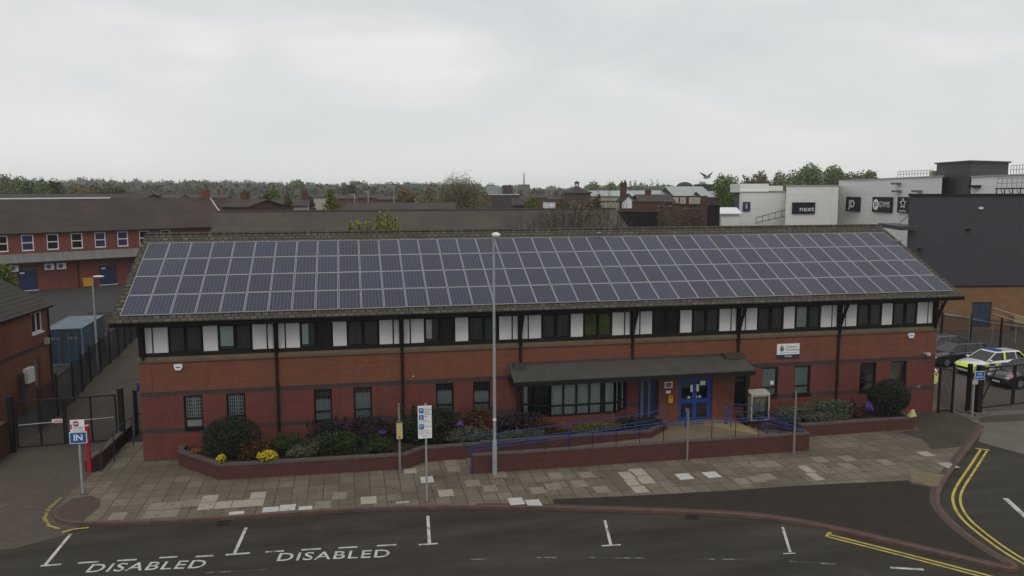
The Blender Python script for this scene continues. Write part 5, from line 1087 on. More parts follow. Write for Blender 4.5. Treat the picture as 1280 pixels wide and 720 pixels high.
rf = lb(g, 'roof', 'tile_browny', HS); g = MB(); g.cyl((-4.3, -14.4, zr), (-4.3, .3, zr), .10, None, 8); lb(g, 'ridge', 'slate', HS, rf)
g = MB(); g.box(.18, .26, -14.4, .12, 5.2, 5.30); lb(g, 'gutter', 'black', HS)
g = MB(); g.cyl((.08, -.25, 0), (.08, -.25, 5.1), .05, None, 8); lb(g, 'downpipe', 'black', HS)
g = MB(); 
for y0, y1 in ((-2.2, -2.1), (-1.0, -.9), (-1.59, -1.51)): g.box(-.12, -.04, y0, y1, 3.95, 5.15)
g.box(-.12, -.04, -2.1, -1.0, 3.95, 4.05); g.box(-.12, -.04, -2.1, -1.0, 5.05, 5.15); g.box(-.04, .08, -2.27, -.83, 3.88, 3.95); wd = lb(g, 'window', 'signwhite', HS)
g = MB(); g.box(-.09, -.08, -2.1, -1.0, 4.05, 5.05); lb(g, 'pane', 'glassdark', HS, wd)
g = MB(); g.box(-.16, -.10, -2.3, -1.6, 0, 2.6); lb(g, 'door', 'leaf_dark' if False else 'galvdark', HS)
g = MB(); g.box(.002, .22, -.85, -.6, 3.15, 3.5); lb(g, 'wall_lamp', 'offwhite', HS)
g = MB(); g.box(.002, .25, -3.6, -2.8, 1.5, 2.3); lb(g, 'meter_box', 'signwhite', HS); g = MB(); g.cyl((.2, -4.2, 0), (.2, -4.2, 2.2), .13, None, 10); lb(g, 'vent_pipe', 'slate', HS)
# --- shipping container
t = thing('shipping_container', 'blue steel shipping container behind the mesh fence', 'container', (-10.1, 22.3, 0)); t.rotation_euler = (0, 0, R(2)); g = MB()
L_, W_, H_ = 6.06, 2.44, 2.5; n = 26
for sx in (-W_/2, W_/2):
    for i in range(n):
        y0 = .12+(L_-.24)*i/n; dpt = .035 if i % 2 else 0; s = 1 if sx > 0 else -1; g.box(min(sx-s*dpt, sx-s*(dpt+.03)), max(sx-s*dpt, sx-s*(dpt+.03)), y0, y0+(L_-.24)/n, .15, H_-.1)
g.box(-W_/2, W_/2, .05, L_, H_-.06, H_); g.box(-W_/2+.05, W_/2-.05, L_-.04, L_, .15, H_-.06); g.box(-W_/2, W_/2, 0, L_, 0, .12)
for sx in (-1, 1):
    g.box(min(sx*W_/2, sx*(W_/2-.12)), max(sx*W_/2, sx*(W_/2-.12)), -.02, .12, .12, H_-.06); g.beam((sx*(W_/2-.04), .12, H_-.03), (sx*(W_/2-.04), L_, H_-.03), .08, .1)
lb(g, 'body', 'container', t)
for i in range(2):
    g = MB(); x0_ = -W_/2+.13+i*(W_-.26)/2; g.box(x0_, x0_+(W_-.28)/2, .02, .07, .14, H_-.12)
    for k in range(4): g.box(x0_+.12+k*.27, x0_+.22+k*.27, .0, .02, .2, H_-.2)
    d = lb(g, 'door', 'container_door', t); g = MB()
    for k in (.3, .8): g.cyl((x0_+k, -.04, .15), (x0_+k, -.04, H_-.15), .022, None, 6)
    lb(g, 'lock_bar', 'container', t, d)
    g = MB(); g.box(x0_+.25, x0_+.60, -.012, -.002, 1.75, 1.95); g.box(x0_+.68, x0_+.9, -.012, -.002, 1.75, 1.95); lb(g, 'stencil_patch', 'signgrey', t, d)
t = thing('yard_lamp', 'thin grey lamp post with a side lantern in the left yard', 'street lamp', (-7.45, 20.3, 0)); g = MB(); x, y = -7.45, 20.3; g.cyl((x, y, 0), (x, y, 6.15), .075, .05, 10); g.build('column', 'galv', t)
g = MB(); g.ball((x+.38, y, 6.22), (.36, .12, .07), 12, 6); g.build('lantern', 'signwhite', t, True)
g = MB()
for x in np.arange(-12.5, -8.6, .14): g.box(x, x+.07, 36.0, 36.03, 0, 1.7)
g.box(-12.5, -8.6, 36.03, 36.06, .4, .5); g.box(-12.5, -8.6, 36.03, 36.06, 1.3, 1.4); single('picket_fence', g, 'bark', 'short brown timber fence at the back of the left yard', 'fence')

# --- charcoal and tan retail building on the right
DK = 67.0; A = at(1137, 245, DK); B = at(1137+420, 245.5, DK+1.5)
zt = at(1210, 360.5, DK).z; ztop = A.z
t, Ln = block_at('retail_unit', 'charcoal clad retail building with a tan brick base at the right', A, B, ztop, 8, 'clad_dark', capm='black', caph=.18, z0=zt)
a_ = t.rotation_euler[2]
g = MB(); dx0, dx1 = 5.95, 7.65; holes_wall(g, .06, Ln-.06, -.3, zt, [(dx0, dx1, .2, 2.35)], .06, .4, [(-1, 0)]); lb(g, 'brick_base', 'brick_tan', t)
g = MB(); g.box(dx0, dx1, .18, .24, .2, 2.35); g.box((dx0+dx1)/2-.015, (dx0+dx1)/2+.015, .16, .18, .2, 2.35); lb(g, 'door', 'container_door', t)
g = MB(); g.box(9.3, 10.2, -.5, .055, .3, 1.2); lb(g, 'plant_box', 'sand', t)
g = MB(); g.box(0, Ln, -.03, .0-.001, zt-.02, zt+.10); lb(g, 'sill_flashing', 'black', t)
for x, z in ((6.0, ztop-1.0), (5.1, ztop-2.8), (1.1, ztop-4.4)): g = MB(); g.box(x-.15, x+.15, -.25, -.003, z-.08, z+.08); lb(g, 'floodlight', 'signwhite' if x == 6.0 else 'black', t)
g = MB(); P = at(1109, 281, DK-1.2)
t2 = thing('canopy', 'dark flat canopy with a steel strut left of the charcoal building', 'canopy', (A.x, A.y, 0)); g.beam(at(1109, 281, 70), at(1138, 285.5, 66.5), 1.6, .32); g.build('slab', 'clad_dark', t2)
g = MB(); g.cyl(at(1122, 281, 68.2), at(1139, 266, 67.2), .05); g.build('strut', 'galv', t2)
def edge_rail(name, label, P, Q, h, n, mat='galvdark', r=.03, group=None):
    t = thing(name, label, 'railing', P, group); g = MB()
    for z in (h, h*.55): g.cyl(P+Vector((0, 0, z)), Q+Vector((0, 0, z)), r, None, 5)
    for i in range(n+1): c = P+(Q-P)*(i/n); g.cyl(c, c+Vector((0, 0, h)), r, None, 5)
    g.build('rails', mat, t); return t
# white mall: oblique long wall with shop signs
A = at(1049, 226.6, 113); B = at(1178, 221.0, 90); WL, Ln = block_at('shopping_centre', 'long pale grey retail wall carrying three black shop signs', A, B, A.z, 22, 'clad_white', capm='clad_roof', caph=.14, z1b=B.z)
def wallpt(px, py):
    """local (s, z) on the oblique wall for photo pixel"""
    d = FWD+RGT*((px-640)/FPX)+UPV*((360-py)/FPX); u = Vector((B.x-A.x, B.y-A.y, 0)).normalized(); n = Vector((-u.y, u.x, 0)); k = (A-CAM).dot(n)/d.dot(n); P = CAM+d*k; return (P-A).dot(u), P.z
def sign_on(root, label, px0, px1, py0, py1, name='shop_sign'):
    s0, z0 = wallpt(px0, py0); s1, _ = wallpt(px1, py0); _, z1 = wallpt(px0, py1); u = Vector((B.x-A.x, B.y-A.y, 0)).normalized(); n = Vector((u.y, -u.x, 0))
    t = thing(name, label, 'sign', Vector((A.x, A.y, 0))+u*s0+n*.02, 'shop signs on the white retail wall'); t.rotation_euler = root.rotation_euler; w_ = s1-s0
    g = MB(); g.box(0, w_, -.28, -.0, z1, z0); lb(g, 'board', 'black', t); return t, w_, z1, z0
def ltext(s, t, x, z, size, sx=1, mat='signwhite', y=-.285, align='CENTER', off=0, name='lettering'):
    o = text(s, name, mat, None, (0, 0, 0), size, sx=sx, ext=.004, off=off, align=align); o.parent = t; o.location = (x, y, z); return o
t, w_, z1, z0 = sign_on(WL, 'black JD shop sign, leftmost of the three on the oblique white wall', 1060.3, 1076.5, 246, 263.8); ltext('JD', t, w_*.47, (z0+z1)/2, 1.35, 1.15, off=.03)
t, w_, z1, z0 = sign_on(WL, 'black GYMS sign with a round white logo, middle of the three', 1093.5, 1116.8, 246, 265)
g = MB(); g.cyl((w_*.20, -.281, (z0+z1)/2), (w_*.20, -.286, (z0+z1)/2), .68, None, 28); dsc = lb(g, 'round_logo', 'signwhite', t); ltext('JD', t, w_*.20, (z0+z1)/2, .72, 1, 'black', -.288, off=.02); ltext('GYMS', t, w_*.66, (z0+z1)/2, .98, 1.0)
t, w_, z1, z0 = sign_on(WL, 'black shop sign with a white star outline, right of the three', 1125, 1142, 246, 265.8)
g = MB(); c = (w_*.42, (z0+z1)/2+.18); pts = []
for k in range(10): r_ = .62 if k % 2 == 0 else .30; pts.append((c[0]+math.sin(PI*k/5)*r_, c[1]+math.cos(PI*k/5)*r_))
for p, q in zip(pts, pts[1:]+pts[:1]): g.beam((p[0], -.29, p[1]), (q[0], -.29, q[1]), .012, .10)
lb(g, 'star', 'signwhite', t); ltext('Superdrug', t, w_*.42, z1+.25, .36)
for px, py in ((1124, 229.5), (1124.5, 239), (1150, 239)):
    s_, z_ = wallpt(px, py); g = MB(); g.box(s_-.45, s_+.45, -.8, -.003, z_-.12, z_+.12); lb(g, 'floodlight', 'signgrey', WL)
def face(px0, px1, py, D, name, label, depth, mat='clad_white', cap='clad_roof', D2=None, py2=None, z0=-.3):
    a, b = at(px0, py, D), at(px1, py2 or py, D2 or D); return block_at(name, label, a, b, a.z, depth, mat, capm=cap, caph=.12, z1b=b.z if D2 else a.z, z0=z0)
NX, Ln = face(983, 1048.5, 232.5, 108, 'shop_block', 'pale square shop block carrying the black next sign', 14)
a = at(983, 232.5, 108); mpp = 108/FPX
t = thing('shop_sign', 'wide black next sign on the pale square shop block', 'sign', (a.x, a.y, 0), 'shop signs on the white retail wall'); t.rotation_euler = NX.rotation_euler
zs0, zs1 = at(991, 253, 108).z, at(991, 267.3, 108).z; g = MB(); g.box((991-983)*mpp, (1019.5-983)*mpp, -.2, -.003, zs1, zs0); lb(g, 'board', 'black', t); ltext('next', t, (1009-983)*mpp, (zs0+zs1)/2-.12, .95, 1.15, y=-.205)
g = MB(); x = 4.6; g.box(x, x+1.6, 3, 4.5, NX.children[0].dimensions.z-.3, NX.children[0].dimensions.z+.4); lb(g, 'roof_plant', 'signgrey', NX)
LB, Ln = face(924, 984, 240.5, 114, 'shop_block', 'low pale shop block left of the next block', 10)
g = MB(); zz = at(924, 240.5, 114).z; g.box(.3, 4.4, 1, 6, zz, zz+1.2); g.box(4.4, 6.5, 1.2, 1.5, zz+.2, zz+.9); lb(g, 'roof_plant', 'clad_white', LB); mp2 = 114/FPX
t = thing('shop_sign', 'small navy sign at the far left of the pale shops', 'sign', (at(929, 240, 114).x, at(929, 240, 114).y, 0)); t.rotation_euler = LB.rotation_euler; g = MB(); g.box(0, 9*mp2, -.2, -.003, at(929, 264, 114).z, at(929, 252.5, 114).z); lb(g, 'board', 'navy', t)
g = MB(); g.box(3*mp2, 5.5*mp2, -.21, -.2005, at(929, 261, 114).z, at(929, 254.5, 114).z); lb(g, 'pale_mark', 'galv', t)
g = MB(); za = at(940, 275, 113).z; P0 = Vector((2.2, -1.0, za-.6)); 
for k in range(2): g.cyl(P0+Vector((0, 0, .9+k*.0)), (6.6, -1.0, za+1.5), .05, None, 5); g.cyl(P0+Vector((0, 0, .2)), (6.6, -1.0, za+.6), .05, None, 5)
for k in range(6): c = P0+(Vector((6.6, -1.0, za+.6))-P0)*(k/5); g.cyl(c, c+Vector((0, 0, .95)), .04, None, 5)
lb(g, 'fire_stair', 'signgrey', LB)
face(917.5, 924.3, 242, 113.5, 'dark_pier', 'dark grey clad pier at the left end of the pale shops', 9, 'clad_dark', 'black')
# charcoal stair tower + white volume behind it
C_ = at(1214, 202.3, 86); Lf = at(1171, 205.3, 94); Rt = at(1261, 203.7, 90)
t = thing('stair_tower', 'charcoal clad tower rising above the pale shops at the right', 'tower', (C_.x, C_.y, 0)); g = MB()
P4_ = [(Lf.x, Lf.y), (C_.x, C_.y), (Rt.x, Rt.y), (Lf.x+Rt.x-C_.x, Lf.y+Rt.y-C_.y)]; g.prism(P4_, 5, C_.z); g.build('wall', 'clad_dark', t)
cen = (sum(p[0] for p in P4_)/4, sum(p[1] for p in P4_)/4); g = MB(); g.prism([(cen[0]+(x-cen[0])*1.07, cen[1]+(y-cen[1])*1.07) for x, y in P4_], C_.z, C_.z+.16); g.build('roof_edge', 'clad_dark', t)
a, b = at(1214.5, 221.6, 84), at(1300, 218.0, 77); WV, Ln = block_at('shop_block', 'pale block with a roof stair at the far right edge', a, b, a.z, 9, 'clad_white', capm='clad_roof', caph=.12, z1b=b.z)
g = MB(); g.box(.2, 1.2, -.7, -.003, a.z-1.05, a.z-.8); lb(g, 'floodlight', 'black', WV)
P, Q = at(1246, 236, 75.6), at(1296, 235, 74.8)
t = thing('roof_stair', 'dark steel access platform on the charcoal roof at the right edge', 'platform', P); g = MB(); g.beam(P, Q, 1.2, .12)
for k in range(6): c = P+(Q-P)*(k/5); g.cyl(c, (c.x, c.y, 11.0), .05, None, 6)
for k in range(5): c = P+(Q-P)*(k/5+.1); d = P+(Q-P)*(k/5+.2); g.beam((c.x, c.y, c.z-.1), (d.x, d.y, c.z-.75), .1, .04)
g.build('deck', 'black', t); g = MB()
for z in (.5, .95): g.cyl(P+Vector((0, 0, z)), Q+Vector((0, 0, z)), .025, None, 5)
for k in range(9): c = P+(Q-P)*(k/8); g.cyl(c, c+Vector((0, 0, .95)), .025, None, 5)
g.build('handrail', 'galvdark', t)
edge_rail('roof_railing', 'thin roof railing left of the charcoal tower', at(1122, 222.3, 100), at(1166, 220.5, 95), .75, 12)
edge_rail('roof_railing', 'thin roof railing right of the charcoal tower', at(1263, 218.6, 88), at(1300, 217, 86), 1.0, 10)
a, b = at(1161.5, 213.5, 95), at(1171, 213.5, 95); block_at('roof_tank', 'small grey plant box on the roof beside the charcoal tower', a, b, a.z, 1.2, 'farcream', 'plant box', z0=a.z-1.0)

# --- the town in the middle distance
house_at('hipped_roof_house', 'long low house with a dark roof and white verge behind the rear hall', 436, 566, 254.2, 264, 92, 'rust', 'tile_brown', 9, 4, 'house')
t = house_at('far_hall', 'broad hall with a small cupola on its dark roof', 707, 736, 239.8, 241, 150, 'house_dim', 'slate', 7, 0, 'building')
apex = at(720.5, 232.5, 150); g = MB(); e1, e2 = at(705, 241.2, 150), at(737, 241.0, 150); cc = Vector(((e1.x+e2.x)/2, (e1.y+e2.y)/2, e1.z)); rr = (e2-e1).length/2
t = thing('cupola_roof', 'pyramid roof topped by a small cupola on the skyline', 'roof', (cc.x, cc.y, 0)); vs = [(cc.x+rr*x, cc.y+rr*y, cc.z) for x, y in ((-1, -.7), (1, -.9), (1, .7), (-1, .9))]+[(cc.x, cc.y, apex.z)]; g.add(vs, [(0, 1, 4), (1, 2, 4), (2, 3, 4), (3, 0, 4), (3, 2, 1, 0)]); g.build('slates', 'slate', t)
g = MB(); 
for a_i in range(6): x, y = cc.x+.38*math.cos(a_i*PI/3), cc.y+.38*math.sin(a_i*PI/3); g.cyl((x, y, apex.z-.2), (x, y, apex.z+.55), .05, None, 5)
g.ball((cc.x, cc.y, apex.z+.62), (.5, .5, .22), 10, 6); g.cyl((cc.x, cc.y, apex.z+.6), (cc.x, cc.y, apex.z+1.15), .04, None, 5); g.cyl((cc.x, cc.y, apex.z-.5), (cc.x, cc.y, apex.z-.1), .5, None, 8); g.build('cupola', 'slate', t)
g = MB(); g.box(cc.x-rr*.8, cc.x+rr*.8, cc.y-rr*.6, cc.y+rr*.6, -.2, cc.z); g.build('wall', 'house_dim', t)
# tudor gable with a tall chimney
a = at(785, 246, 110); t = thing('tudor_house', 'house with a tall brick chimney over a black and white gable', 'house', (a.x, a.y, 0)); t.rotation_euler = (0, 0, -YAW); m1 = 110/FPX
g = MB(); zb, za = at(785, 252, 110).z, at(785, 243.5, 110).z; g.box(-.8, .9, .02, 6, -.2, zb-.02); lb(g, 'wall', 'rust', t); g = MB(); g.box(-.8, .9, -.04, .0, zb-.9, zb); g.add([(-.8, 0, zb), (.9, 0, zb), (.05, 0, za)], [(0, 1, 2)]); lb(g, 'gable', 'signwhite', t)
g = MB(); g.beam((-.95, -.1, zb-.1), (.05, -.1, za+.1), .22, .2); g.beam((1.05, -.1, zb-.1), (.05, -.1, za+.1), .22, .2)
g.add([(-.95, -.1, zb-.05), (.05, -.1, za+.12), (.05, 6, za+.12), (-.95, 6, zb-.05)], [(0, 1, 2, 3)]); g.add([(1.05, -.1, zb-.05), (.05, -.1, za+.12), (.05, 6, za+.12), (1.05, 6, zb-.05)], [(3, 2, 1, 0)]); lb(g, 'roof', 'slate', t)
g = MB(); zc = at(782, 228.5, 110).z; g.box(-.78, -.02, 1.5, 2.3, zb, zc-.35); g.box(-.85, .05, 1.43, 2.37, zc-.35, zc)
for q in (-.6, -.2): g.cyl((q, 1.9, zc), (q, 1.9, zc+.3), .12, .1, 8)
lb(g, 'chimney', 'rust', t)
face(790, 833, 252.5, 98, 'brick_terrace', 'flat topped dark red brick building right of the tudor gable', 8, 'rust', 'coping'); face(752, 790, 252, 112, 'cream_wall_building', 'pale flat building below the tudor gable', 5, 'farcream', 'coping')
house_at('slate_house', 'grey slate roof with a stub chimney right of the tudor gable', 796, 836, 243.5, 252, 120, 'rust', 'slate', 7, 0, 'house', chim=((.35, .5),))
house_at('metal_roof_hall', 'long pale metal roof behind the tall brick chimney', 734, 829, 238.6, 245, 175, 'farcream', 'clad_roof', 14, 0, 'warehouse')
house_at('metal_roof_hall', 'pale sloping metal roof left of the willow', 833, 876, 233.5, 244.5, 170, 'slate', 'clad_roof', 18, 0, 'warehouse')
house_at('metal_roof_hall', 'small pale roof just left of the willow', 872, 893, 239.5, 246, 160, 'slate', 'clad_roof', 10, 0, 'warehouse')
face(828, 884, 246, 135, 'brick_shop', 'dark brick shop block with small pale windows below the metal roofs', 8, 'rust', 'slate')
for i, px in enumerate((841, 850, 861, 868)):
    a = at(px, 255, 134.6); g = MB(); g.box(a.x, a.x+1.0, a.y-.05, a.y, a.z, a.z+1.1); single('shop_window', g, 'farcream', '%s pale window from the left in the dark brick shop' % ORD[i], 'window', 'windows of the dark brick shop')
a = at(856, 229, 190); t = thing('domed_hall', 'dark domed roof on the skyline left of the flying gull', 'building', (a.x, a.y, 0)); g = MB(); g.ball((a.x, a.y, a.z-1), (2.0, 2.0, 1.3), 14, 8); g.build('dome', 'slate', t, True); g = MB(); g.cyl((a.x, a.y, 0), (a.x, a.y, a.z-.9), 1.8, None, 12); g.build('wall', 'slate', t)
face(868, 893, 231, 190, 'brown_block', 'brown flat block on the skyline beneath the flying gull', 8, 'slate', 'slate')
t, Ln = face(884.5, 900, 257, 104, 'dark_pavilion', 'dark flat roofed pavilion left of the white shed', 4, 'timber', 'black')
house_at('white_shed', 'white roofed shed beside the dark grey pier', 896, 918, 259.8, 266.5, 112, 'clad_white', 'signwhite', 5, 0, 'shed')
for i, (p0, p1, y, d, m_, l) in enumerate(((822, 838, 259, 90, 'house_dim', 'brown brick gable wall behind the station ridge'), (841, 850, 255, 92, 'house_dim', 'narrow red brick stack among the yards behind the ridge'), (855, 878, 262, 94, 'rust', 'low red brick outbuilding behind the station ridge'))):
    face(p0, p1, y, d, 'outbuilding', l, 4, m_, 'coping')
face(679, 694, 252.5, 118, 'white_outbuilding', 'small white walled outbuilding above the rear hall roof', 4, 'signwhite', 'coping')
house_at('brown_roof_house', 'small brown roofed house left of the white outbuilding', 642, 664, 248.5, 256, 125, 'rust', 'tile_brown', 7, 0)
t, Ln = face(600, 649, 243.5, 200, 'warehouse', 'grey warehouse with a white fascia right of the bare tree', 20, 'slate', 'signwhite'); 
t.children[1].scale = (1, 1, 1)
face(608, 632, 233.8, 260, 'warehouse', 'pale warehouse on the skyline right of the bare tree', 20, 'galv', 'signwhite'); face(628, 641, 232.0, 255, 'warehouse', 'dark grey warehouse end on the skyline right of the bare tree', 20, 'slate', 'slate')
face(392, 412, 247.5, 130, 'cream_house', 'small cream building left of the olive tree in the middle distance', 5, 'farcream', 'slate')
house_at('red_roof_house', 'small brown roofed house with a chimney right of the workshop', 300, 338, 249.5, 258, 105, 'rust', 'tile_brown', 7, -20, chim=((.2, .8),))
house_at('gable_house', 'house with a pale gable among the brown trees', 340, 384, 250, 257, 118, 'farcream', 'slate', 7, 12, chim=((.9, 1.2),))
hh = 'distant dark roofed house among the trees'
HL = sorted(((178, 204, 242, 330), (206, 230, 243, 300), (232, 262, 243.5, 310), (262, 285, 243, 280), (300, 322, 244.5, 240), (322, 345, 243, 260), (420, 448, 244, 230), (452, 480, 243, 210), (478, 506, 245, 200), (505, 538, 247, 190), (660, 684, 243, 260), (684, 706, 245, 220), (150, 176, 243, 320), (385, 405, 243, 280), (640, 662, 245, 240), (740, 756, 247, 180), (880, 896, 250, 170), (0, 40, 241, 260), (90, 130, 241.5, 290)))
for i, (x0_, x1_, yr, D) in enumerate(HL):
    house_at('distant_house', ORD[i]+' distant dark roofed house from the left, among the trees', x0_, x1_, yr, yr+4, D, 'rust', 'slate', 8, random.choice((0, 10, -12)), group='distant houses', chim=((.5, .9),))
for px, y0_, y1_, D, l in ((443, 243, 262, 130, 'left'), (460, 240, 262, 140, 'middle'), (492, 233.5, 258, 150, 'tallest and right')):
    a = at(px, y0_, D); g = MB(); g.cyl((a.x, a.y, 0), (a.x, a.y, a.z), .10, .07, 6); g.box(a.x-.9, a.x+.2, a.y-.1, a.y+.1, a.z-.05, a.z+.08); single('lamp_mast', g, 'galv', 'thin pale lamp mast, %s of three in the middle distance' % l, 'lamp mast', 'lamp masts in the middle distance')
a = at(655, 216, 900); g = MB(); g.cyl((a.x, a.y, 0), (a.x, a.y, a.z), 1.1, .5, 8); g.box(a.x-6, a.x+6, a.y-3, a.y+3, 0, at(655, 230.5, 900).z); single('radio_mast', g, 'slate', 'lone thin mast far away on the skyline', 'mast')

# ================================================================== TREES
def ftree(label, px, ytop, hw, D, mat='leaf_tree', n=1800, group='trees among the houses', bare=False, name='tree', k=1.35, rzf=.42, lumps=9):
    top = at(px, ytop, D); rx = hw/FPX*D; h = top.z+.2; return tree(name, label, (top.x, top.y, -.2), h, rx, mat, n, D*.0016*k, rz=min(h*rzf, max(rx*1.1, h*.25)), group=group, bare=bare, trunk_r=.25, lumps=lumps)
t = ftree('large half bare tree standing above the rooftops near the middle', 574, 209.5, 31, 120, 'leaf_olivebare', 2600, bare=True, rzf=.36) if False else None
M['leaf_olivebare'] = leafmat('sparse_spring_leaf', [(.12, .11, .06), (.19, .17, .10), (.26, .235, .15)], .6); M['twig'] = plain('pale_twigs', [(.10, .085, .06), (.17, .15, .11)], 3, .95)
M['leaf_orange'] = leafmat('russet_bud', [(.10, .07, .028), (.14, .10, .035), (.17, .13, .05)], .3)
top = at(574, 210, 120); t = thing('tree', 'large half bare tree standing above the rooftops near the middle', 'tree', (top.x, top.y, -.2), 'trees among the houses'); g = MB(); g.cyl((top.x, top.y, -.2), (top.x, top.y, 6), .35, .25, 8)
for i in range(16):
    a = 2*PI*i/16+random.random()*.4; branches(g, (top.x, top.y, 4.0+.25*i), Vector((math.cos(a)*(.75-.03*i), math.sin(a)*(.75-.03*i), .8)).normalized(), 2.4, .11, 4, .30, 3, .20)
g.build('trunk', 'twig', t); leaf_mb([(top.x, top.y, 8.6, 3.9, 3.6, 5.4), (top.x-1.6, top.y, 8.8, 2.6, 2.4, 3.9), (top.x+1.8, top.y, 8.4, 2.6, 2.4, 3.8), (top.x+.3, top.y, 10.5, 2.4, 2.2, 3.6), (top.x-1.3, top.y, 11.2, 1.5, 1.5, 2.6), (top.x+1.9, top.y, 10.6, 1.6, 1.5, 2.4)], 24000, .10, shell=.15, wob=1.2).build('crown', 'leaf_olivebare', t)
ftree('bright green willow left of the pale shops', 914, 214.5, 22, 128, 'leaf_bright', 6000, rzf=.45, k=.8, lumps=12)
ftree('second green crown joined to the right of the willow', 932, 218, 14, 135, 'leaf_tree', 2600, k=.8)
for i, (px, yt, hw, D, m_, l) in enumerate(((950, 215, 13, 190, 'leaf_olivebare', 'thin bare crown between the willow and the green trees'), (985, 209, 22, 170, 'leaf_green_far', 'green tree above the low pale block, left in the row'), (1012, 206, 24, 175, 'leaf_green_far', 'green tree above the next sign, tallest in the row'), (1042, 207.5, 20, 180, 'leaf_green_far', 'green tree just right of the tallest in the row'), (1062, 210, 18, 178, 'leaf_green_far', 'green tree above the first black sign'), (1082, 211.5, 17, 185, 'leaf_green_far', 'green tree at the right end of the row'))):
    if 'leaf_green_far' not in M: M['leaf_green_far'] = leafmat('grey_green_spring_leaf', [(.085, .115, .045), (.14, .18, .07), (.20, .235, .10)], .5)
    ftree(l, px, yt, hw, D, m_, 5200, 'trees behind the pale shops', k=.85, lumps=14)
for px, yt, hw, D, m_, l in ((8, 217, 20, 230, 'leaf_green_far', 'dark green tree at the left edge of the skyline'), (26, 220.5, 17, 240, 'leaf_tree', 'green tree second from the left edge of the skyline'), (50, 222, 12, 190, 'leaf_bright', 'bright green tree on the left skyline'), (72, 221.5, 14, 200, 'leaf_tree', 'round dark green tree beside the bright green one'), (100, 229, 26, 180, 'leaf_orange', 'wide russet tree beyond the workshop ridge'), (126, 228, 18, 200, 'leaf_brown', 'brown budding tree beyond the workshop ridge'), (148, 233, 12, 190, 'leaf_brown', 'small brown tree right of the russet one'),
    (341, 231.5, 11, 125, 'leaf_bright', 'green topped tree between the two small houses'), (330, 238, 9, 110, 'leaf_brown', 'brown tree just right of the workshop chimney'), (358, 242, 8, 112, 'leaf_brown', 'brown tree beside the pale gable'), (385, 240, 10, 125, 'leaf_brown', 'brown tree left of the small cream building'), (412, 237, 13, 110, 'leaf_olive', 'olive yellow tree right of the small cream building'), (372, 224, 9, 420, 'leaf_green_far', 'pale green round tree on the skyline'), (508, 231, 14, 165, 'leaf_orange', 'yellow brown tree left of the half bare tree'), (532, 230, 14, 160, 'leaf_olivebare', 'olive brown tree touching the half bare tree'),
    (603, 236, 10, 125, 'leaf_olivebare', 'small bare tree at the right foot of the half bare tree'), (665, 244, 12, 105, 'leaf_olive', 'olive bush above the rear hall roof'), (700, 243, 14, 95, 'leaf_brown', 'brown tree below the cupola'), (722, 246, 13, 92, 'leaf_olivebare', 'thin brown tree right below the cupola'), (745, 240, 9, 100, 'leaf_brown', 'thin reddish brown tree left of the tall chimney'), (742, 227.5, 12, 420, 'leaf_green_far', 'pale grey tree on the skyline right of the cupola'), (762, 228.5, 10, 430, 'leaf_green_far', 'pale grey tree on the skyline left of the tall chimney'), (437, 231, 9, 300, 'leaf_tree', 'green tree above the long low house')):
    ftree(l, px, yt, hw, D, m_, 1500, k=.95)
for i, px in enumerate((781, 788, 795, 802, 809, 816, 823, 830)):
    top = at(px, 222.5+random.random()*2.5, 480); tree('poplar', ORD[i]+' slim pale poplar from the left in the distant row', (top.x, top.y, -.2), top.z, 1.9, 'leaf_olivebare', 260, .55, rz=top.z*.46, group='row of distant poplars', lumps=4)
M['leaf_sapling'] = leafmat('yellow_green_leaf', [(.14, .15, .02), (.22, .22, .03), (.28, .27, .05)], 2)
for px, yt, hw, D, l in ((832, 252, 12, 84, 'left of the brown twiggy trees before the brick shop'), (852, 254, 13, 86, 'middle of the brown twiggy trees before the brick shop'), (872, 257, 11, 88, 'right of the brown twiggy trees before the brick shop'), (762, 256, 11, 86, 'brown twiggy tree before the pale flat building')):
    ftree(l, px, yt, hw, D, 'leaf_brown', 1500, k=.6, rzf=.5)
face(771, 823, 265, 88, 'dark_garage', 'low dark garage wall below the dark red brick building', 5, 'timber', 'slate')
# saplings between the buildings, brown tree before the rear hall, tree at the left edge
for px, yt, l in ((438, 277, 'leftmost'), (449, 276, 'second'), (459, 274, 'third'), (473, 267, 'tallest'), (484, 266, 'fifth'), (494, 272, 'rightmost')):
    top = at(px, yt, 48.5); h = top.z; t = thing('sapling', '%s of the yellow green saplings showing above the station ridge' % l, 'sapling', (top.x, top.y, 0), 'saplings behind the station'); g = MB(); g.cyl((top.x, top.y, 0), (top.x, top.y, h), .06, .02, 6)
    for k in range(9): z = h-.15-.16*k; a = random.random()*6.3; g.cyl((top.x, top.y, z), (top.x+.3*math.cos(a), top.y+.3*math.sin(a), z+.25), .012, .004, 4)
    g.build('trunk', 'bark', t); leaf_mb([(top.x, top.y, h-.35, .20, .20, .45), (top.x+.05, top.y, h-.85, .33, .3, .5), (top.x, top.y, h-1.5, .45, .4, .6)], 520, .075, shell=.3).build('crown', 'leaf_sapling', t)
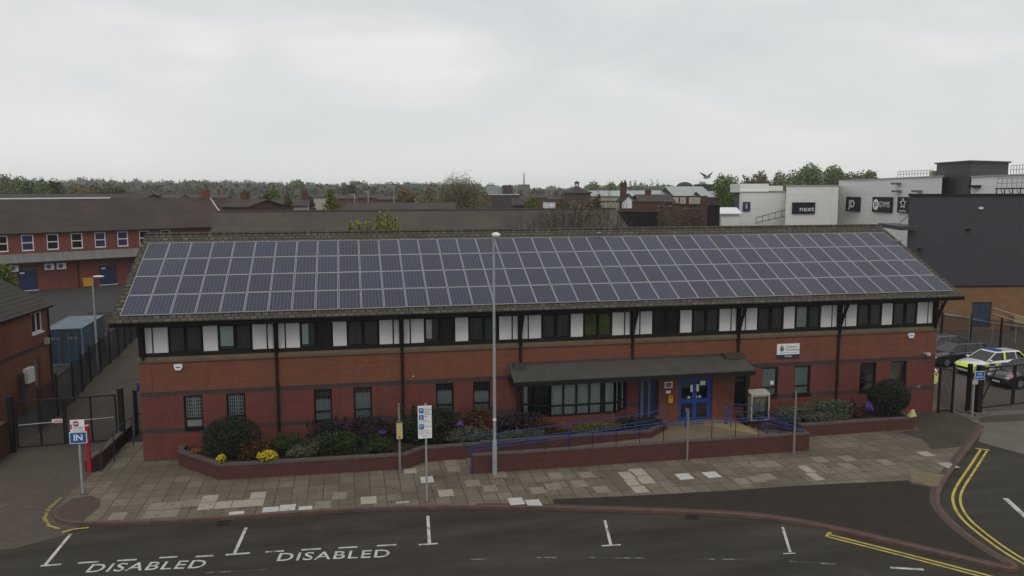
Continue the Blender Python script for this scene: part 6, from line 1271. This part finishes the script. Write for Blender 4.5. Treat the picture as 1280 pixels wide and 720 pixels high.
for px, yt, hw, l in ((690, 256, 34, 'brown twiggy tree before the right part of the rear hall roof'), (738, 253, 36, 'brown twiggy tree before the right gable of the rear hall')):
    top = at(px, yt, 53); h = top.z; t = thing('bare_tree', l, 'tree', (top.x, top.y, 0), 'bare trees behind the station'); g = MB(); g.cyl((top.x, top.y, 0), (top.x, top.y, h*.5), .16, .12, 8)
    for i in range(9): a = 2*PI*i/9+random.random()*.5; branches(g, (top.x, top.y, h*(.42+.02*i)), Vector((math.cos(a)*.8, math.sin(a)*.8, 1.0)).normalized(), h*.22, .06, 4, .38, 3, .18)
    g.build('trunk', 'bark', t); leaf_mb(lumpy((top.x, top.y, h-1.3), 1.75, 1.5, 1.2, 8), 900, .045, shell=.2).build('crown', 'leaf_brown', t)
top = at(-3, 322, 58); tree('tree', 'fresh green tree poking in at the left edge above the brick house', (top.x, top.y, 0), top.z, 1.15, 'leaf_bright', 2600, .10, rz=1.5, lumps=8)
# distant woods along the horizon
xs_ = [-60, 0, 20, 60, 140, 200, 240, 300, 360, 420, 440, 470, 520, 560, 600, 640, 660, 700, 740, 800, 850, 900, 960, 1100, 1350]
ys_ = [214, 219, 224, 225, 224, 226, 224, 226, 226, 228, 226, 228, 227, 228, 230, 232, 233.5, 234, 231, 231, 230, 230, 229, 228, 226]
lump = []
for layer, (D0, D1, dy) in enumerate(((330, 480, 5.5), (560, 760, 2.2), (880, 1150, 0.6))):
    x = -70
    while x < 1360:
        D = D0+(D1-D0)*random.random(); yt = np.interp(x, xs_, ys_)+dy+random.gauss(0, 1.5 if layer else 1.6); top = at(x, yt, D); wpx = random.choice((3, 5, 7, 9, 14))*random.uniform(.8, 1.2); rx = wpx/FPX*D; hz = max(2.5, top.z*.5)
        if top.z > 3: lump.append((top.x, top.y, top.z-hz, rx, rx, hz))
        x += wpx*.95
g = MB()
for q in lump: g.ball(q[:3], (q[3]*.86, q[4]*.86, q[5]*.84), 8, 6)
o = leaf_mb(lump, 90000, 1.1, shell=.75, wob=.6, mb=g).build('distant_woods', 'leaf_far'); tag(o, 'hazy belt of woods and hedges along the horizon', 'woods', kind='stuff')

# ================================================================== BIRDS
def gull(name, label, P, size, flying=True):
    t = thing(name, label, 'bird', P); g = MB(); g.ball(P, (.26*size, .10*size, .09*size), 10, 6)
    g.ball((P[0]+.28*size, P[1], P[2]+.05*size), (.08*size, .06*size, .06*size), 8, 6); g.add([(P[0]-.25*size, P[1]-.04*size, P[2]), (P[0]-.25*size, P[1]+.04*size, P[2]), (P[0]-.45*size, P[1]+.07*size, P[2]), (P[0]-.45*size, P[1]-.07*size, P[2])], [(0, 1, 2, 3), (3, 2, 1, 0)][:1])
    if flying:
        for s, dx in ((-1, -.62), (1, .42)):
            pts = [(.0, .02), (dx*.5, .22), (dx, .38 if s < 0 else .42)]; ws = [.17, .15, .02]
            for i in range(2):
                a, b = pts[i], pts[i+1]; v = []
                for (q, w_) in ((a, ws[i]), (b, ws[i+1])): v += [(P[0]+q[0]*size-w_*size*.5, P[1]-.25*size*abs(q[0]), P[2]+q[1]*size), (P[0]+q[0]*size+w_*size, P[1]-.25*size*abs(q[0])-.02, P[2]+q[1]*size+.02*size)]
                v2 = [(x, y, z-.025*size) for x, y, z in v]; g.add(v+v2, [(0, 1, 3, 2), (4, 6, 7, 5), (0, 4, 5, 1), (2, 3, 7, 6), (0, 2, 6, 4), (1, 5, 7, 3)])
    g.build('body', 'feather', t)
    if not flying: g = MB(); g.cyl((P[0], P[1]-.02, P[2]-.16*size), (P[0], P[1]-.02, P[2]-.05*size), .008); g.cyl((P[0], P[1]+.02, P[2]-.16*size), (P[0], P[1]+.02, P[2]-.05*size), .008); g.build('legs', 'yellow', t)
    return t
gull('gull', 'dark gull in flight against the sky left of the willow', at(883, 222, 62), 1.0)
gull('pigeon', 'dark pigeon perched near the right verge of the station roof', (40.05, 4.3, rz(4.3)+.16), .75, False)
gull('pigeon', 'small dark pigeon on the top edge of the solar panels', (22.45, 5.42, rz(5.42)+.27), .6, False)

# ================================================================== HAZE
m = bpy.data.materials.new('haze_air'); m.use_nodes = True; nt = m.node_tree; nt.nodes.clear(); o_ = nt.nodes.new('ShaderNodeOutputMaterial'); pv = nt.nodes.new('ShaderNodeVolumePrincipled')
pv.inputs['Color'].default_value = (.95, .975, .99, 1); pv.inputs['Density'].default_value = .00024; nt.links.new(pv.outputs[0], o_.inputs['Volume'])
M['haze'] = m
g = MB(); g.box(-700, 1400, -260, 1500, -2.0, 26); o = g.build('haze', 'haze'); tag(o, 'thin pale haze over the town', 'haze', kind='stuff')
